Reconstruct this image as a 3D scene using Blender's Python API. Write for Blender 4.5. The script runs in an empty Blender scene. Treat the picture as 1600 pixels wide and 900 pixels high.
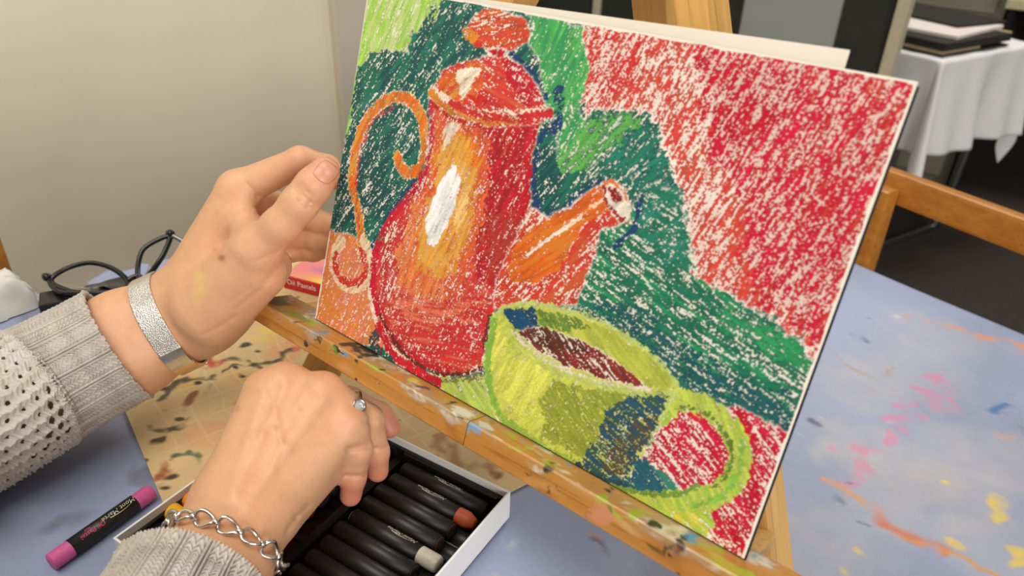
import bpy, bmesh, math, random
import numpy as np
from mathutils import Vector, Matrix
random.seed(7); rng = np.random.default_rng(7)
S = bpy.context.scene
C = S.collection
# ---------------------------------------------------------------- camera, light, exposure
cd = bpy.data.cameras.new('camera'); cam = bpy.data.objects.new('camera', cd); C.objects.link(cam)
cam.matrix_world = Matrix(((0.778667,-0.336969,0.529272,0.352125),(0.626824,0.380502,-0.679934,-0.242954),(0.027728,0.861203,0.507505,1.114351),(0.000000,0.000000,0.000000,1.000000)))
cd.sensor_width = 36; cd.lens = 1170/1600*36; cd.clip_start = .01
cd.dof.use_dof = True; cd.dof.focus_distance = .475; cd.dof.aperture_fstop = 9.5
S.camera = cam
S.view_settings.view_transform = 'Standard'; S.view_settings.look = 'None'
S.view_settings.gamma = 1; S.view_settings.use_curve_mapping = False
S.view_settings.exposure = 0.0
W = bpy.data.worlds.new('world'); S.world = W; W.use_nodes = True
W.node_tree.nodes['Background'].inputs[0].default_value = (1, .955, .89, 1)
W.node_tree.nodes['Background'].inputs[1].default_value = .28
def area(name, loc, target, size, power, col, sy=None):
    l = bpy.data.lights.new(name, 'AREA'); l.energy = power; l.color = col; l.size = size
    if sy: l.shape = 'RECTANGLE'; l.size_y = sy
    o = bpy.data.objects.new(name, l); C.objects.link(o); o.location = loc
    o.rotation_euler = (Vector(target)-Vector(loc)).to_track_quat('-Z', 'Y').to_euler()
    return o
area('window_right_offscreen', (4.3, -1.9, 1.95), (-.2, .2, .9), 3.2, 142, (1, .97, .92), 1.9)
area('ceiling_lamp_front_offscreen', (.1, -.6, 2.68), (.1, -.6, 0), 1.8, 28, (1, .94, .85), .8)
area('ceiling_lamp_back_offscreen', (-.2, 2.4, 2.68), (-.2, 2.4, 0), 1.2, 36, (1, .95, .88), .6)
# ---------------------------------------------------------------- helpers
def lin(c):
    return tuple(((v/255+.055)/1.055)**2.4 if v/255 > .04045 else v/255/12.92 for v in c)
def col4(c): return (*lin(c), 1)
MATS = {}
class NT:
    def __init__(s, name):
        s.m = bpy.data.materials.new(name); s.m.use_nodes = True; s.t = s.m.node_tree; s.n = s.t.nodes
        s.b = s.n['Principled BSDF']; MATS[name] = s.m
    def node(s, kind, **kw):
        n = s.n.new(kind)
        for k, v in kw.items():
            if k.startswith('i_'):
                key = k[2:]; key = int(key) if key.isdigit() else key.replace('_', ' ')
                n.inputs[key].default_value = v
            else: setattr(n, k, v)
        return n
    def link(s, a, b): s.t.links.new(a, b)
    def coords(s, scale=(1, 1, 1), kind='Object'):
        tc = s.node('ShaderNodeTexCoord'); mp = s.node('ShaderNodeMapping'); mp.inputs['Scale'].default_value = scale
        s.link(tc.outputs[kind], mp.inputs[0]); return mp.outputs[0]
    def noise(s, vec, scale, detail=4, rough=.6):
        n = s.node('ShaderNodeTexNoise', i_Scale=scale, i_Detail=detail, i_Roughness=rough); s.link(vec, n.inputs['Vector']); return n.outputs[0]
    def ramp(s, fac, stops):
        r = s.node('ShaderNodeValToRGB'); e = r.color_ramp.elements
        while len(e) < len(stops): e.new(.5)
        for el, (p, c) in zip(e, stops): el.position = p; el.color = c
        s.link(fac, r.inputs[0]); return r.outputs[0]
    def mix(s, fac, a, b, mode='MIX'):
        m = s.node('ShaderNodeMix', data_type='RGBA', blend_type=mode)
        for v, k in ((fac, 0), (a, 6), (b, 7)):
            if hasattr(v, 'is_linked'): s.link(v, m.inputs[k])
            else: m.inputs[k].default_value = v
        return m.outputs[2]
    def attr(s, name='Col'):
        return s.node('ShaderNodeAttribute', attribute_name=name)
    def bump(s, h, strength=.3, dist=.001):
        b = s.node('ShaderNodeBump', i_Strength=strength, i_Distance=dist); s.link(h, b.inputs['Height']); s.link(b.outputs[0], s.b.inputs['Normal'])
    def base(s, v):
        if hasattr(v, 'is_linked'): s.link(v, s.b.inputs['Base Color'])
        else: s.b.inputs['Base Color'].default_value = v
    def set(s, **kw):
        for k, v in kw.items(): s.b.inputs[k.replace('_', ' ')].default_value = v
def plain(name, rgb, rough=.5, metal=0, vary=.08, scale=60, bump=0, bscale=300, **kw):
    t = NT(name); v = t.coords()
    c = lin(rgb); a = (*[x*(1-vary) for x in c], 1); b = (*[min(1, x*(1+vary)) for x in c], 1)
    t.base(t.ramp(t.noise(v, scale), [(.3, a), (.7, b)])); t.set(Roughness=rough, Metallic=metal, **kw)
    if bump: t.bump(t.noise(v, bscale, 3), bump)
    return t.m
def wood(name, c1, c2, axis=0, rough=.45, scale=1., stain=False):
    t = NT(name); sc = [60*scale]*3; sc[axis] = 5*scale
    v = t.coords(tuple(sc)); n1 = t.noise(v, 1.2, 5); sc2 = [300*scale]*3; sc2[axis] = 14*scale
    n2 = t.noise(t.coords(tuple(sc2)), 1.0, 3)
    c = t.ramp(n1, [(.3, col4(c1)), (.7, col4(c2))])
    fl = t.ramp(n2, [(.30, (.55, .45, .35, 1)), (.42, (1, 1, 1, 1))])
    c = t.mix(.7, c, fl, 'MULTIPLY')
    if stain:
        a = t.attr('Col'); c = t.mix(a.outputs['Alpha'], c, a.outputs['Color'])
    t.base(c); t.set(Roughness=rough); t.bump(n2, .15, .0005)
    return t.m
def painted(name, rough=.6, grain=0, gscale=900, spec=.5, **kw):
    t = NT(name); a = t.attr('Col'); c = a.outputs['Color']
    n = t.noise(t.coords(), gscale, 3)
    c = t.mix(1, c, t.ramp(n, [(.3, (.94, .94, .94, 1)), (.7, (1, 1, 1, 1))]), 'MULTIPLY')
    t.base(c); t.set(Roughness=rough, **{'Specular_IOR_Level': spec}, **kw)
    if grain: t.bump(n, grain, .0006)
    return t.m
def mesh(name, V, F, mat, parent=None, smooth=False, cols=None, mats=None, fm=None):
    me = bpy.data.meshes.new(name)
    V = np.asarray(V, dtype=np.float32)
    if isinstance(F, np.ndarray):
        k = F.shape[1]; me.vertices.add(len(V)); me.vertices.foreach_set('co', V.ravel())
        me.loops.add(F.size); me.loops.foreach_set('vertex_index', F.ravel().astype(np.int32))
        me.polygons.add(len(F)); me.polygons.foreach_set('loop_start', np.arange(0, F.size, k, dtype=np.int32))
        me.update(calc_edges=True); me.validate()
    else:
        me.from_pydata([tuple(map(float, v)) for v in V], [], F); me.update()
    for m in (mats or [mat]): me.materials.append(m)
    if fm is not None: me.polygons.foreach_set('material_index', np.asarray(fm, dtype=np.int32))
    me.polygons.foreach_set('use_smooth', [bool(smooth)]*len(me.polygons))
    if cols is not None:
        cols = np.asarray(cols, dtype=np.float32)
        if cols.shape[1] == 3: cols = np.concatenate([cols, np.ones((len(cols), 1), np.float32)], 1)
        a = me.color_attributes.new('Col', 'FLOAT_COLOR', 'POINT'); a.data.foreach_set('color', cols.ravel())
    o = bpy.data.objects.new(name, me); C.objects.link(o)
    if parent: adopt(o, parent)
    return o
LOCAL = set()
def adopt(o, parent):
    o.parent = parent
    if parent.name not in LOCAL: o.matrix_parent_inverse = parent.matrix_basis.inverted()
def tag(o, label=None, cat=None, group=None, kind=None):
    for k, v in (('label', label), ('category', cat), ('group', group), ('kind', kind)):
        if v: o[k] = v
    return o
def empty(name, loc=(0, 0, 0), rz=0, local=False, **kw):
    o = bpy.data.objects.new(name, None); C.objects.link(o); o.location = loc; o.rotation_euler = (0, 0, rz); o.empty_display_size = .02
    if local: LOCAL.add(o.name)
    return tag(o, **kw)
def frame(o, ax, ay, az):
    """4x4 from origin and three axes"""
    return Matrix([[ax[i], ay[i], az[i], o[i]] for i in range(3)]+[[0, 0, 0, 1]])
def bm_obj(name, bm, mat, parent=None, smooth=False):
    me = bpy.data.meshes.new(name); bm.normal_update(); bm.to_mesh(me); bm.free(); me.materials.append(mat)
    me.polygons.foreach_set('use_smooth', [bool(smooth)]*len(me.polygons))
    o = bpy.data.objects.new(name, me); C.objects.link(o)
    if parent: adopt(o, parent)
    return o
def box(name, lo, hi, mat, parent=None, bev=.001, M=None, seg=2):
    bm = bmesh.new(); bmesh.ops.create_cube(bm, size=1)
    lo = Vector(lo); hi = Vector(hi); c = (lo+hi)/2; s = hi-lo
    for v in bm.verts: v.co = Vector((v.co.x*s.x+c.x, v.co.y*s.y+c.y, v.co.z*s.z+c.z))
    if bev: bmesh.ops.bevel(bm, geom=bm.edges[:], offset=min(bev, min(s)*.45), segments=seg, affect='EDGES', profile=.7)
    if M: bmesh.ops.transform(bm, matrix=M, verts=bm.verts)
    return bm_obj(name, bm, mat, parent)
def sweep(path, radii, seg=12, closed=False, ref=(0, 0, 1), cap=True, flat=1.):
    """tube round a polyline; radii scalar or list; flat scales the second axis"""
    P_ = np.asarray(path, float); n = len(P_); r = np.broadcast_to(np.asarray(radii, float), (n,))
    if closed: t = np.roll(P_, -1, 0)-np.roll(P_, 1, 0)
    else: t = np.gradient(P_, axis=0)
    t /= np.linalg.norm(t, axis=1)[:, None]+1e-12
    V = []
    u = np.cross(t[0], ref); 
    if np.linalg.norm(u) < 1e-3: u = np.cross(t[0], (1, .2, 0))
    for i in range(n):
        u = u-(u@t[i])*t[i]; u /= np.linalg.norm(u); w = np.cross(t[i], u)
        a = np.arange(seg)*2*math.pi/seg
        V.append(P_[i]+r[i]*(np.cos(a)[:, None]*u+flat*np.sin(a)[:, None]*w))
    V = np.concatenate(V); F = []
    for i in range(n if closed else n-1):
        j = (i+1) % n
        for k in range(seg):
            l = (k+1) % seg; F.append((i*seg+k, i*seg+l, j*seg+l, j*seg+k))
    if not closed and cap:
        F.append(tuple(range(seg))[::-1]); F.append(tuple((n-1)*seg+k for k in range(seg)))
    return V, F
def tube(name, path, radii, mat, parent=None, **kw):
    V, F = sweep(path, radii, **kw); return mesh(name, V, F, mat, parent, smooth=True)
def smooth_path(pts, n=60, closed=False):
    p = np.asarray(pts, float)
    if closed: p = np.concatenate([p[-1:], p, p[:2]])
    else: p = np.concatenate([2*p[:1]-p[1:2], p, 2*p[-1:]-p[-2:-1]])
    m = len(p)-3; out = []
    for s in np.linspace(0, m, n, endpoint=not closed):
        i = min(int(s), m-1); f = s-i; a, b, c, d = p[i:i+4]
        out.append(.5*(2*b+(c-a)*f+(2*a-5*b+4*c-d)*f*f+(3*b-a-3*c+d)*f**3))
    return np.array(out)
def lathe(prof, seg=20):
    """profile [(axial,radius)] round +X"""
    V = []; F = []
    for x, r in prof:
        for k in range(seg): a = 2*math.pi*k/seg; V.append((x, r*math.cos(a), r*math.sin(a)))
    n = len(prof)
    for i in range(n-1):
        for k in range(seg):
            l = (k+1) % seg; F.append((i*seg+k, (i+1)*seg+k, (i+1)*seg+l, i*seg+l))
    F.append(tuple(range(seg))); F.append(tuple((n-1)*seg+k for k in range(seg))[::-1])
    return np.array(V), F
def grid_faces(nu, nv, wrap=False):
    i, j = np.meshgrid(np.arange(nu if wrap else nu-1), np.arange(nv-1), indexing='ij'); i2 = (i+1) % nu
    return np.stack([i*nv+j, i2*nv+j, i2*nv+j+1, i*nv+j+1], -1).reshape(-1, 4)
def fft_noise(shape, sx, sy, ang=0, seed=0):
    """gaussian noise of unit variance, correlation lengths sx (along ang) and sy, in cells"""
    r = np.random.default_rng(seed).standard_normal(shape); fy = np.fft.fftfreq(shape[0])[:, None]; fx = np.fft.rfftfreq(shape[1])[None]
    c, s = math.cos(math.radians(ang)), math.sin(math.radians(ang)); a = fx*c+fy*s; b = -fx*s+fy*c
    o = np.fft.irfft2(np.fft.rfft2(r)*np.exp(-2*math.pi**2*((a*sx)**2+(b*sy)**2)), s=shape); return o/o.std()
def inside(poly, X, Y):
    p = np.asarray(poly, float); m = np.zeros(X.shape, bool)
    bb = (X > p[:, 0].min()) & (X < p[:, 0].max()) & (Y > p[:, 1].min()) & (Y < p[:, 1].max())
    x = X[bb]; y = Y[bb]; r = np.zeros(x.shape, bool)
    for (x1, y1), (x2, y2) in zip(p, np.roll(p, -1, 0)):
        if y1 == y2: continue
        r ^= ((y1 > y) != (y2 > y)) & (x < (x2-x1)*(y-y1)/(y2-y1)+x1)
    m[bb] = r; return m
def dist_path(path, X, Y):
    d = np.full(X.shape, 1e9)
    for (x1, y1), (x2, y2) in zip(path[:-1], path[1:]):
        dx, dy = x2-x1, y2-y1; t = np.clip(((X-x1)*dx+(Y-y1)*dy)/(dx*dx+dy*dy+1e-12), 0, 1)
        d = np.minimum(d, np.hypot(X-x1-t*dx, Y-y1-t*dy))
    return d
def lettering(name, text, size, mat, parent, M, shear=0., bend=0., extrude=.00008, align='CENTER'):
    """flat letters as a mesh; x along the line, y up, z out of the surface; bend = cylinder radius"""
    cu = bpy.data.curves.new(name, 'FONT'); cu.body = text; cu.size = size; cu.shear = shear; cu.align_x = align; cu.align_y = 'CENTER'; cu.extrude = extrude; cu.resolution_u = 2
    o = bpy.data.objects.new(name, cu); C.objects.link(o)
    me = bpy.data.meshes.new_from_object(o.evaluated_get(bpy.context.evaluated_depsgraph_get()))
    bpy.data.objects.remove(o); bpy.data.curves.remove(cu); me.name = name
    for v in me.vertices:
        x, y, z = v.co
        if bend: a = y/bend; v.co = Vector((x, (bend+z)*math.sin(a), (bend+z)*math.cos(a)-bend))
        v.co = M @ v.co
    me.materials.clear(); me.materials.append(mat)
    r = bpy.data.objects.new(name, me); C.objects.link(r)
    if parent: adopt(r, parent)
    return r
# ---------------------------------------------------------------- the room
carpet = NT('carpet'); v = carpet.coords()
carpet.base(carpet.ramp(carpet.noise(v, 90, 6, .8), [(.3, col4((38, 32, 28))), (.7, col4((66, 56, 49)))])); carpet.set(Roughness=1); carpet.bump(carpet.noise(v, 500, 3), .5, .003)
cream_wall = plain('cream_wall_paint', (244, 232, 206), .6, vary=.03, scale=6, bump=.05, bscale=250)
frame_paint = plain('door_frame_paint', (214, 204, 184), .45, vary=.03, scale=10)
back_paint = plain('charcoal_wall_paint', (26, 25, 24), .9, vary=.1, scale=8)
def struct(o): return tag(o, kind='structure')
struct(box('floor', (-3.2, -1.6, -.05), (2.6, 4.2, 0), carpet.m, bev=0))
struct(box('wall_left', (-1.34, -1.6, 0), (-1.2, .985, 2.7), cream_wall, bev=.004))
struct(box('wall_back', (-3.2, 3.6, 0), (2.6, 3.7, 2.7), back_paint, bev=0))
struct(box('trim_1', (-1.36, .985, 0), (-1.18, 1.115, 2.7), frame_paint, bev=.006))
struct(box('baseboard_left', (-1.2, -1.6, 0), (-1.185, .985, .09), frame_paint, bev=.004))
# ---------------------------------------------------------------- folding partition behind the easel
dark_felt = plain('dark_green_felt', (45, 47, 42), .95, vary=.15, scale=15, bump=.2, bscale=900)
grey_lam = plain('pale_grey_laminate', (158, 163, 158), .5, vary=.05, scale=5)
beige_metal = plain('beige_metal_post', (196, 184, 158), .4, vary=.05)
PY = 1.9
def px(a): return a[0]
ps = empty('partition_screen', (-.6, PY, 0), label='tall dark felt partition screen with one pale grey panel and beige posts', cat='partition')
xs = [px((-2.4122,1.9000,0.5239)), px((-1.0049,1.9000,0.7016)), px((-0.5287,1.9000,0.6571)), px((-0.2495,1.9000,0.7494)), px((-0.1104,1.9000,0.7536))]
for a, b, m in ((0, 1, dark_felt), (1, 2, dark_felt), (2, 3, grey_lam), (3, 4, dark_felt)):
    box('panel', (xs[a]+.004, PY, .06), (xs[b]-.004, PY+.03, 1.9), m, ps, .004)
for i, w in ((1, .013), (4, .015)):
    box('post', (xs[i]-w, PY-.012, 0), (xs[i]+w, PY+.04, 1.92), beige_metal, ps, .004)
box('post', (xs[2]-.006, PY-.002, 0), (xs[2]+.006, PY+.036, 1.92), dark_felt, ps, .002)
box('post', (xs[3]-.006, PY-.002, 0), (xs[3]+.006, PY+.036, 1.92), dark_felt, ps, .002)
for i in (1, 4): box('foot', (xs[i]-.02, PY-.2, 0), (xs[i]+.02, PY+.23, .03), beige_metal, ps, .005)
# ---------------------------------------------------------------- grey metal cupboard and black cabinet behind the white table
cup_m = plain('olive_grey_metal', (126, 122, 104), .5, vary=.06, scale=6)
cream_m = plain('cream_shelf_edge', (188, 178, 140), .5, vary=.05)
black_lam = plain('black_laminate', (17, 15, 13), .8, vary=.2)
cb = empty('metal_cupboard', (-.35, 3.0, 0), label='olive grey metal drawer cupboard behind the white clothed table', cat='cupboard')
cx0, cx1 = -.9, (-0.0115,2.9500,0.6457)[0]
box('body', (cx0, 2.95, 0), (cx1, 3.35, 1.3), cup_m, cb, .004)
for k in range(4):
    z0 = .06+k*.30
    d = box('drawer', (cx0+.02, 2.935, z0), (cx1-.03, 2.95, z0+.27), cup_m, cb, .004)
    box('drawer_lip', (cx0+.02, 2.915, z0+.262), (cx1-.03, 2.936, z0+.274), cream_m, d, .002)
bc = empty('black_cabinet', (.3, 3.0, 0), label='black open cabinet with a cream top beside the grey cupboard', cat='cabinet')
bx0 = cx1+.012
box('side_panel', (bx0, 2.9, 0), (bx0+.02, 3.4, 1.0), black_lam, bc, .002)
box('side_panel', (bx0+1.2, 2.9, 0), (bx0+1.22, 3.4, 1.0), black_lam, bc, .002)
box('back_panel', (bx0+.02, 3.38, 0), (bx0+1.2, 3.4, 1.0), black_lam, bc, 0)
box('shelf', (bx0+.02, 2.95, .45), (bx0+1.2, 3.38, .47), black_lam, bc, .002)
box('top', (bx0-.01, 2.88, (0.0245,2.8800,0.7050)[2]-.015), (bx0+1.24, 3.41, (0.0245,2.8800,0.7050)[2]+.015), cream_m, bc, .003)
# ---------------------------------------------------------------- small table under a white cloth
white_cloth = plain('white_table_linen', (226, 226, 224), .85, vary=.02, scale=20, bump=.1, bscale=700)
chrome = plain('chrome_tube', (190, 192, 190), .25, 1, vary=.05)
TZ2 = .645
K = np.array((-0.0247,2.1100,0.6451)); K = np.array([K[0], K[1]]); d1 = np.array([.135, .38]); d1 /= np.linalg.norm(d1); d2 = np.array([-d1[1], d1[0]])
L1, L2 = .46, .62
def tp(a, b): return K+a*d1+b*d2
wt = empty('folding_table', (*tp(L1/2, L2/2), 0), label='small folding table with chrome tube legs under a white cloth', cat='table')
M = frame((*K, 0), (*d1, 0), (*d2, 0), (0, 0, 1))
box('tabletop', (.01, .01, TZ2-.03), (L1-.01, L2-.01, TZ2-.004), black_lam, wt, .003, M)
for b in (.05, L2-.1):
    pts = [(*tp(.03, b), TZ2-.03), (*tp(.02, b+.02), .2), (*tp(.03, b+.03), .035), (*tp(.07, b+.03), .012), (*tp(L1-.07, b+.03), .012), (*tp(L1-.03, b+.03), .035), (*tp(L1-.02, b+.02), .2), (*tp(L1-.03, b), TZ2-.03)]
    tube('leg_frame', smooth_path(pts, 70), .0115, chrome, wt, seg=10)
n_ = 46; us = np.linspace(-1, 1, 2*n_); V_ = []; rngc = np.random.default_rng(3)
drop = .27; tot1, tot2 = L1+2*drop, L2+2*drop; N1, N2 = 110, 120
Vc = np.zeros((N1, N2, 3)); pm = rngc.uniform(0, 6, 8)
for i in range(N1):
    for j in range(N2):
        a = i/(N1-1)*tot1-drop; b = j/(N2-1)*tot2-drop
        ca, cb_ = min(max(a, 0), L1), min(max(b, 0), L2); da, db = a-ca, b-cb_
        dn = math.hypot(da, db); s = ca*9+cb_*9
        if dn > 0:
            ang = math.atan2(db, da); out = .012+.03*dn/drop*(1+.8*math.sin(s*2.3+pm[0]+ang*5)+.5*math.sin(s*4.7+pm[1]-ang*3))
            dd = min(dn, .43)
            q = tp(ca+out*math.cos(ang), cb_+out*math.sin(ang)); z = TZ2+.003-max(0, dd-.006)*(1-.0*dn)
        else: q = tp(a, b); z = TZ2+.003
        Vc[i, j] = (*q, z)
Vc[..., 2] += .002*np.sin(Vc[..., 0]*40)*np.sin(Vc[..., 1]*37)*(Vc[..., 2] > TZ2)
tc_ = mesh('linen_cloth', Vc.reshape(-1, 3), grid_faces(N1, N2), white_cloth, smooth=True)
mo = tc_.modifiers.new('thick', 'SOLIDIFY'); mo.thickness = .0015; mo.offset = 1
tag(tc_, 'white cloth with loose folds draped over the small folding table', 'tablecloth')
folder_m = plain('black_portfolio', (34, 30, 26), .7, vary=.15); tan_m = plain('tan_card', (176, 150, 112), .7); paper_m = plain('loose_paper', (226, 214, 206), .8, vary=.03)
def slab(name, a0, a1, b0, b1, z0, z1, m, label, cat, rot=0, par=None):
    c = tp((a0+a1)/2, (b0+b1)/2); MM = frame((*c, 0), (*d1, 0), (*d2, 0), (0, 0, 1)) @ Matrix.Rotation(rot, 4, 'Z')
    w, h_ = (a1-a0)/2, (b1-b0)/2
    o = box(name, (-w, -h_, z0), (w, h_, z1), m, par, .001, MM)
    return tag(o, label, cat) if label else o
z = TZ2+.008
pf = empty('art_portfolio', (*tp(.15, .25), z), label='thick black art portfolio lying flat on the white clothed table', cat='portfolio')
slab('cover', .008, .34, .005, .55, z, z+.004, folder_m, None, None, 0, pf); slab('page_block', .012, .20, .012, .54, z+.004, z+.014, tan_m, None, None, 0, pf)
slab('cover', .008, .34, .005, .55, z+.014, z+.034, folder_m, None, None, 0, pf)
slab('paper_stack', .06, .36, .04, .5, z+.035, z+.044, paper_m, 'stack of white paper on top of the black portfolio', 'paper', .12)
slab('black_folder', .22, .44, .08, .52, z+.0445, z+.052, folder_m, 'slim black folder lying on the stack of white paper', 'folder', -.1)
slab('tan_folder', .345, .45, .06, .45, z, z+.02, tan_m, 'tan card folder beside the black portfolio on the white cloth', 'folder', 0)
# ---------------------------------------------------------------- wooden chair tucked under the far edge of the work table
chair_w = wood('honey_chair_wood', (178, 112, 38), (206, 142, 62), 0, .4)
def make_chair(name, a, b, ztop, label):
    """a,b: plan points along the top rail; the seat faces the table"""
    a = np.array(a[:2]); b = np.array(b[:2]); ux = (b-a)/np.linalg.norm(b-a); uy = np.array([ux[1], -ux[0]])   # uy points to the seat
    w = .40
    t = empty(name, (*(a+ux*w/2), 0), label=label, cat='chair')
    MM = frame((*a, 0), (*ux, 0), (*uy, 0), (0, 0, 1))
    B = lambda n, lo, hi, bev=.006: box(n, lo, hi, chair_w, t, bev, MM)
    B('back_rail', (-.012, -.012, ztop-.048), (w+.012, .012, ztop))
    for x in (.0, w-.04): B('leg', (x, .012, 0), (x+.036, .046, ztop-.02))
    for x in (.0, w-.04): B('leg', (x, .36, 0), (x+.036, .396, .42))
    B('seat', (-.005, .047, .42), (w+.005, .41, .445), .008)
    for x in (.005, w-.03): B('stretcher', (x, .046, .18), (x+.024, .36, .205), .004)
    B('stretcher', (.036, .02, .25), (w-.04, .04, .275), .004)
    return t
make_chair('wooden_chair', (0.1261,1.0000,0.6963), (0.3228,0.9350,0.6948), (0.1261,1.0000,0.6963)[2], 'honey coloured wooden chair tucked under the far edge of the work table')
cbp = np.array((-0.5250,-0.0200,0.7053)); cux = np.array([.12, .993, 0]); make_chair('wooden_chair', cbp-.40*cux, cbp, .86, 'wooden chair drawn up to the end of the work table by the cream wall')
# ---------------------------------------------------------------- work table and its stained vinyl cloth
TT = .74
tu = np.array([.975, -.222]); tv = np.array([.222, .975])
tu /= np.linalg.norm(tu); tv = np.array([-tu[1], tu[0]])
far = float(np.dot((0.2947,0.5203,0.7400)[:2], tv)); U0, U1, V0, V1 = -.345, .92, -.62, far
tabletop_m = plain('table_laminate', (150, 140, 125), .5); steel = plain('grey_steel', (110, 110, 112), .35, .8)
wk = empty('work_table', (*(tu*.26+tv*0), 0), label='long craft table standing under the stained blue vinyl cloth', cat='table')
MT = frame((0, 0, 0), (*tu, 0), (*tv, 0), (0, 0, 1))
box('tabletop', (U0+.008, V0+.008, TT-.028), (U1-.008, V1-.008, TT-.003), tabletop_m, wk, .003, MT)
for u in (U0+.06, U1-.06):
    for v in (V0+.06, V1-.06): box('leg', (u-.017, v-.017, 0), (u+.017, v+.017, TT-.028), steel, wk, .004, MT)
def lines(a, b, fa, fb, fine, coarse):
    return np.unique(np.round(np.concatenate([np.arange(a, fa, coarse), np.arange(fa, fb, fine), np.arange(fb, b, coarse), [b]]), 5))
gu = lines(U0, U1, -.30, .66, .0020, .02); gv = lines(V0, V1, -.26, V1-.001, .0020, .02)
edge = .006; hang = .16
def ext(g, n=14):   # add the overhang samples
    lo = g[0]-np.linspace(hang, .001, n); hi = g[-1]+np.linspace(.001, hang, n); return np.concatenate([lo, g, hi])
eu, ev = ext(gu), ext(gv); UU, VV = np.meshgrid(eu, ev, indexing='ij')
cu_, cv_ = np.clip(UU, U0, U1), np.clip(VV, V0, V1); du, dv = UU-cu_, VV-cv_; dn = np.hypot(du, dv)
wav = .5+.5*np.sin(cu_*17+cv_*13)
ou = du/np.maximum(dn, 1e-9)*(.004+.02*wav*dn/hang)*(dn > 0); ov = dv/np.maximum(dn, 1e-9)*(.004+.02*wav*dn/hang)*(dn > 0)
Zc = TT-np.where(dn > 0, np.maximum(dn-.003, 0)+.0005, 0)
fu, fv = cu_+ou, cv_+ov
Xw = fu*tu[0]+fv*tv[0]; Yw = fu*tu[1]+fv*tv[1]
# broad wrinkles, none deeper than a millimetre
Zc = Zc+.0006*np.sin(Xw*21+2*np.sin(Yw*13))*np.sin(Yw*17+1.4*np.sin(Xw*9))-.0006
nsh = UU.shape
def smudge(seed, s): return fft_noise(nsh, s, s, 0, seed)
base_c = np.array(lin((152, 164, 196))); Cc = np.ones(nsh+(3,))*base_c
n1 = smudge(1, 30); n2 = smudge(2, 7); n3 = smudge(3, 2.2); n4 = smudge(4, 14)
Cc *= (1+.065*n1+.045*n4+.03*n2)[..., None]
def stainc(mask, c): 
    global Cc
    m = np.clip(mask, 0, 1)[..., None]; Cc = Cc*(1-m)+np.array(lin(c))*m
stainc(.35*np.clip((n4*.7+n2*.6-1.0), 0, 1), (120, 118, 130)); stainc(.5*np.clip(n3*.5+n2*.8-1.75, 0, 1), (90, 85, 80)); stainc(.6*np.clip(n3+n4*.5-2.6, 0, 1), (228, 226, 214))
wx, wy = .004*n2+.0028*n3, .004*fft_noise(nsh, 5, 5, 0, 9)+.0022*fft_noise(nsh, 2, 2, 0, 10)
def stroke_t(pts, width, c, a=.9, rag=.8):
    d = dist_path([p[:2] for p in pts], Xw+wx*.4, Yw+wy*.4)+.0012*n3
    stainc(a*np.clip((width-d)/(width*.5), 0, 1)*np.clip(.75+rag*n3*.6, 0, 1), c)
def blot_t(p, r, c, a=.85, rag=.6):
    d = np.hypot(Xw+wx*1.6-p[0], Yw+wy*1.6-p[1]); stainc(a*np.clip((r-d)/(r*.45), 0, 1)*np.clip(.8+rag*n3*.5, 0, 1), c)
# broad pale grey mottling, orange strokes, a chain of pink dabs, yellow and blue spots
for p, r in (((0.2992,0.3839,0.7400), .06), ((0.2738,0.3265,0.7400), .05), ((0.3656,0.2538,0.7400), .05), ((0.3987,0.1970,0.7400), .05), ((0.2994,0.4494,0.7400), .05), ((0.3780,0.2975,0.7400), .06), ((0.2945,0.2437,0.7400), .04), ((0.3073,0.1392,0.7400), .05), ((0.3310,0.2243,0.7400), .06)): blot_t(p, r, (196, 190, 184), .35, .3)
stroke_t([(0.2783,0.4670,0.7400), (0.3147,0.4798,0.7400), (0.3446,0.4778,0.7400), (0.3748,0.4813,0.7400)], .006, (216, 150, 112), .7)
stroke_t([(0.3371,0.4754,0.7400), (0.3753,0.4778,0.7400)], .010, (218, 148, 100), .65)
for p, r in (((0.3263,0.3765,0.7400), .011), ((0.3195,0.3526,0.7400), .012), ((0.3177,0.3296,0.7400), .009), ((0.3116,0.2940,0.7400), .013), ((0.3263,0.3135,0.7400), .008), ((0.3126,0.2682,0.7400), .009), ((0.3061,0.2430,0.7400), .012), ((0.3002,0.2327,0.7400), .010), ((0.2987,0.2187,0.7400), .006), ((0.2957,0.2006,0.7400), .013), ((0.3353,0.3575,0.7400), .006)):
    blot_t(p, r, (212, 128, 168), .72)
stroke_t([(0.2866,0.1985,0.7400), (0.3093,0.1965,0.7400), (0.3306,0.1951,0.7400)], .0045, (214, 150, 84), .8)
stroke_t([(0.3342,0.1894,0.7400), (0.3532,0.1847,0.7400), (0.3703,0.1845,0.7400)], .0075, (208, 112, 62), .9)
stroke_t([(0.3422,0.1822,0.7400), (0.3685,0.1843,0.7400), (0.3938,0.1847,0.7400), (0.4109,0.1859,0.7400)], .0035, (214, 150, 62), .85)
for p, r in (((0.3937,0.2413,0.7400), .008), ((0.3784,0.1939,0.7400), .009), ((0.4030,0.2200,0.7400), .006), ((0.4074,0.2145,0.7400), .007), ((0.3553,0.2596,0.7400), .004), ((0.3324,0.1411,0.7400), .004)): blot_t(p, r, (228, 198, 60), .9, .6)
stroke_t([(0.3682,0.3627,0.7400), (0.3772,0.3830,0.7400)], .006, (52, 108, 168), .85); stroke_t([(0.2459,0.4025,0.7400), (0.2588,0.3974,0.7400)], .004, (64, 104, 170), .8)
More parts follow.
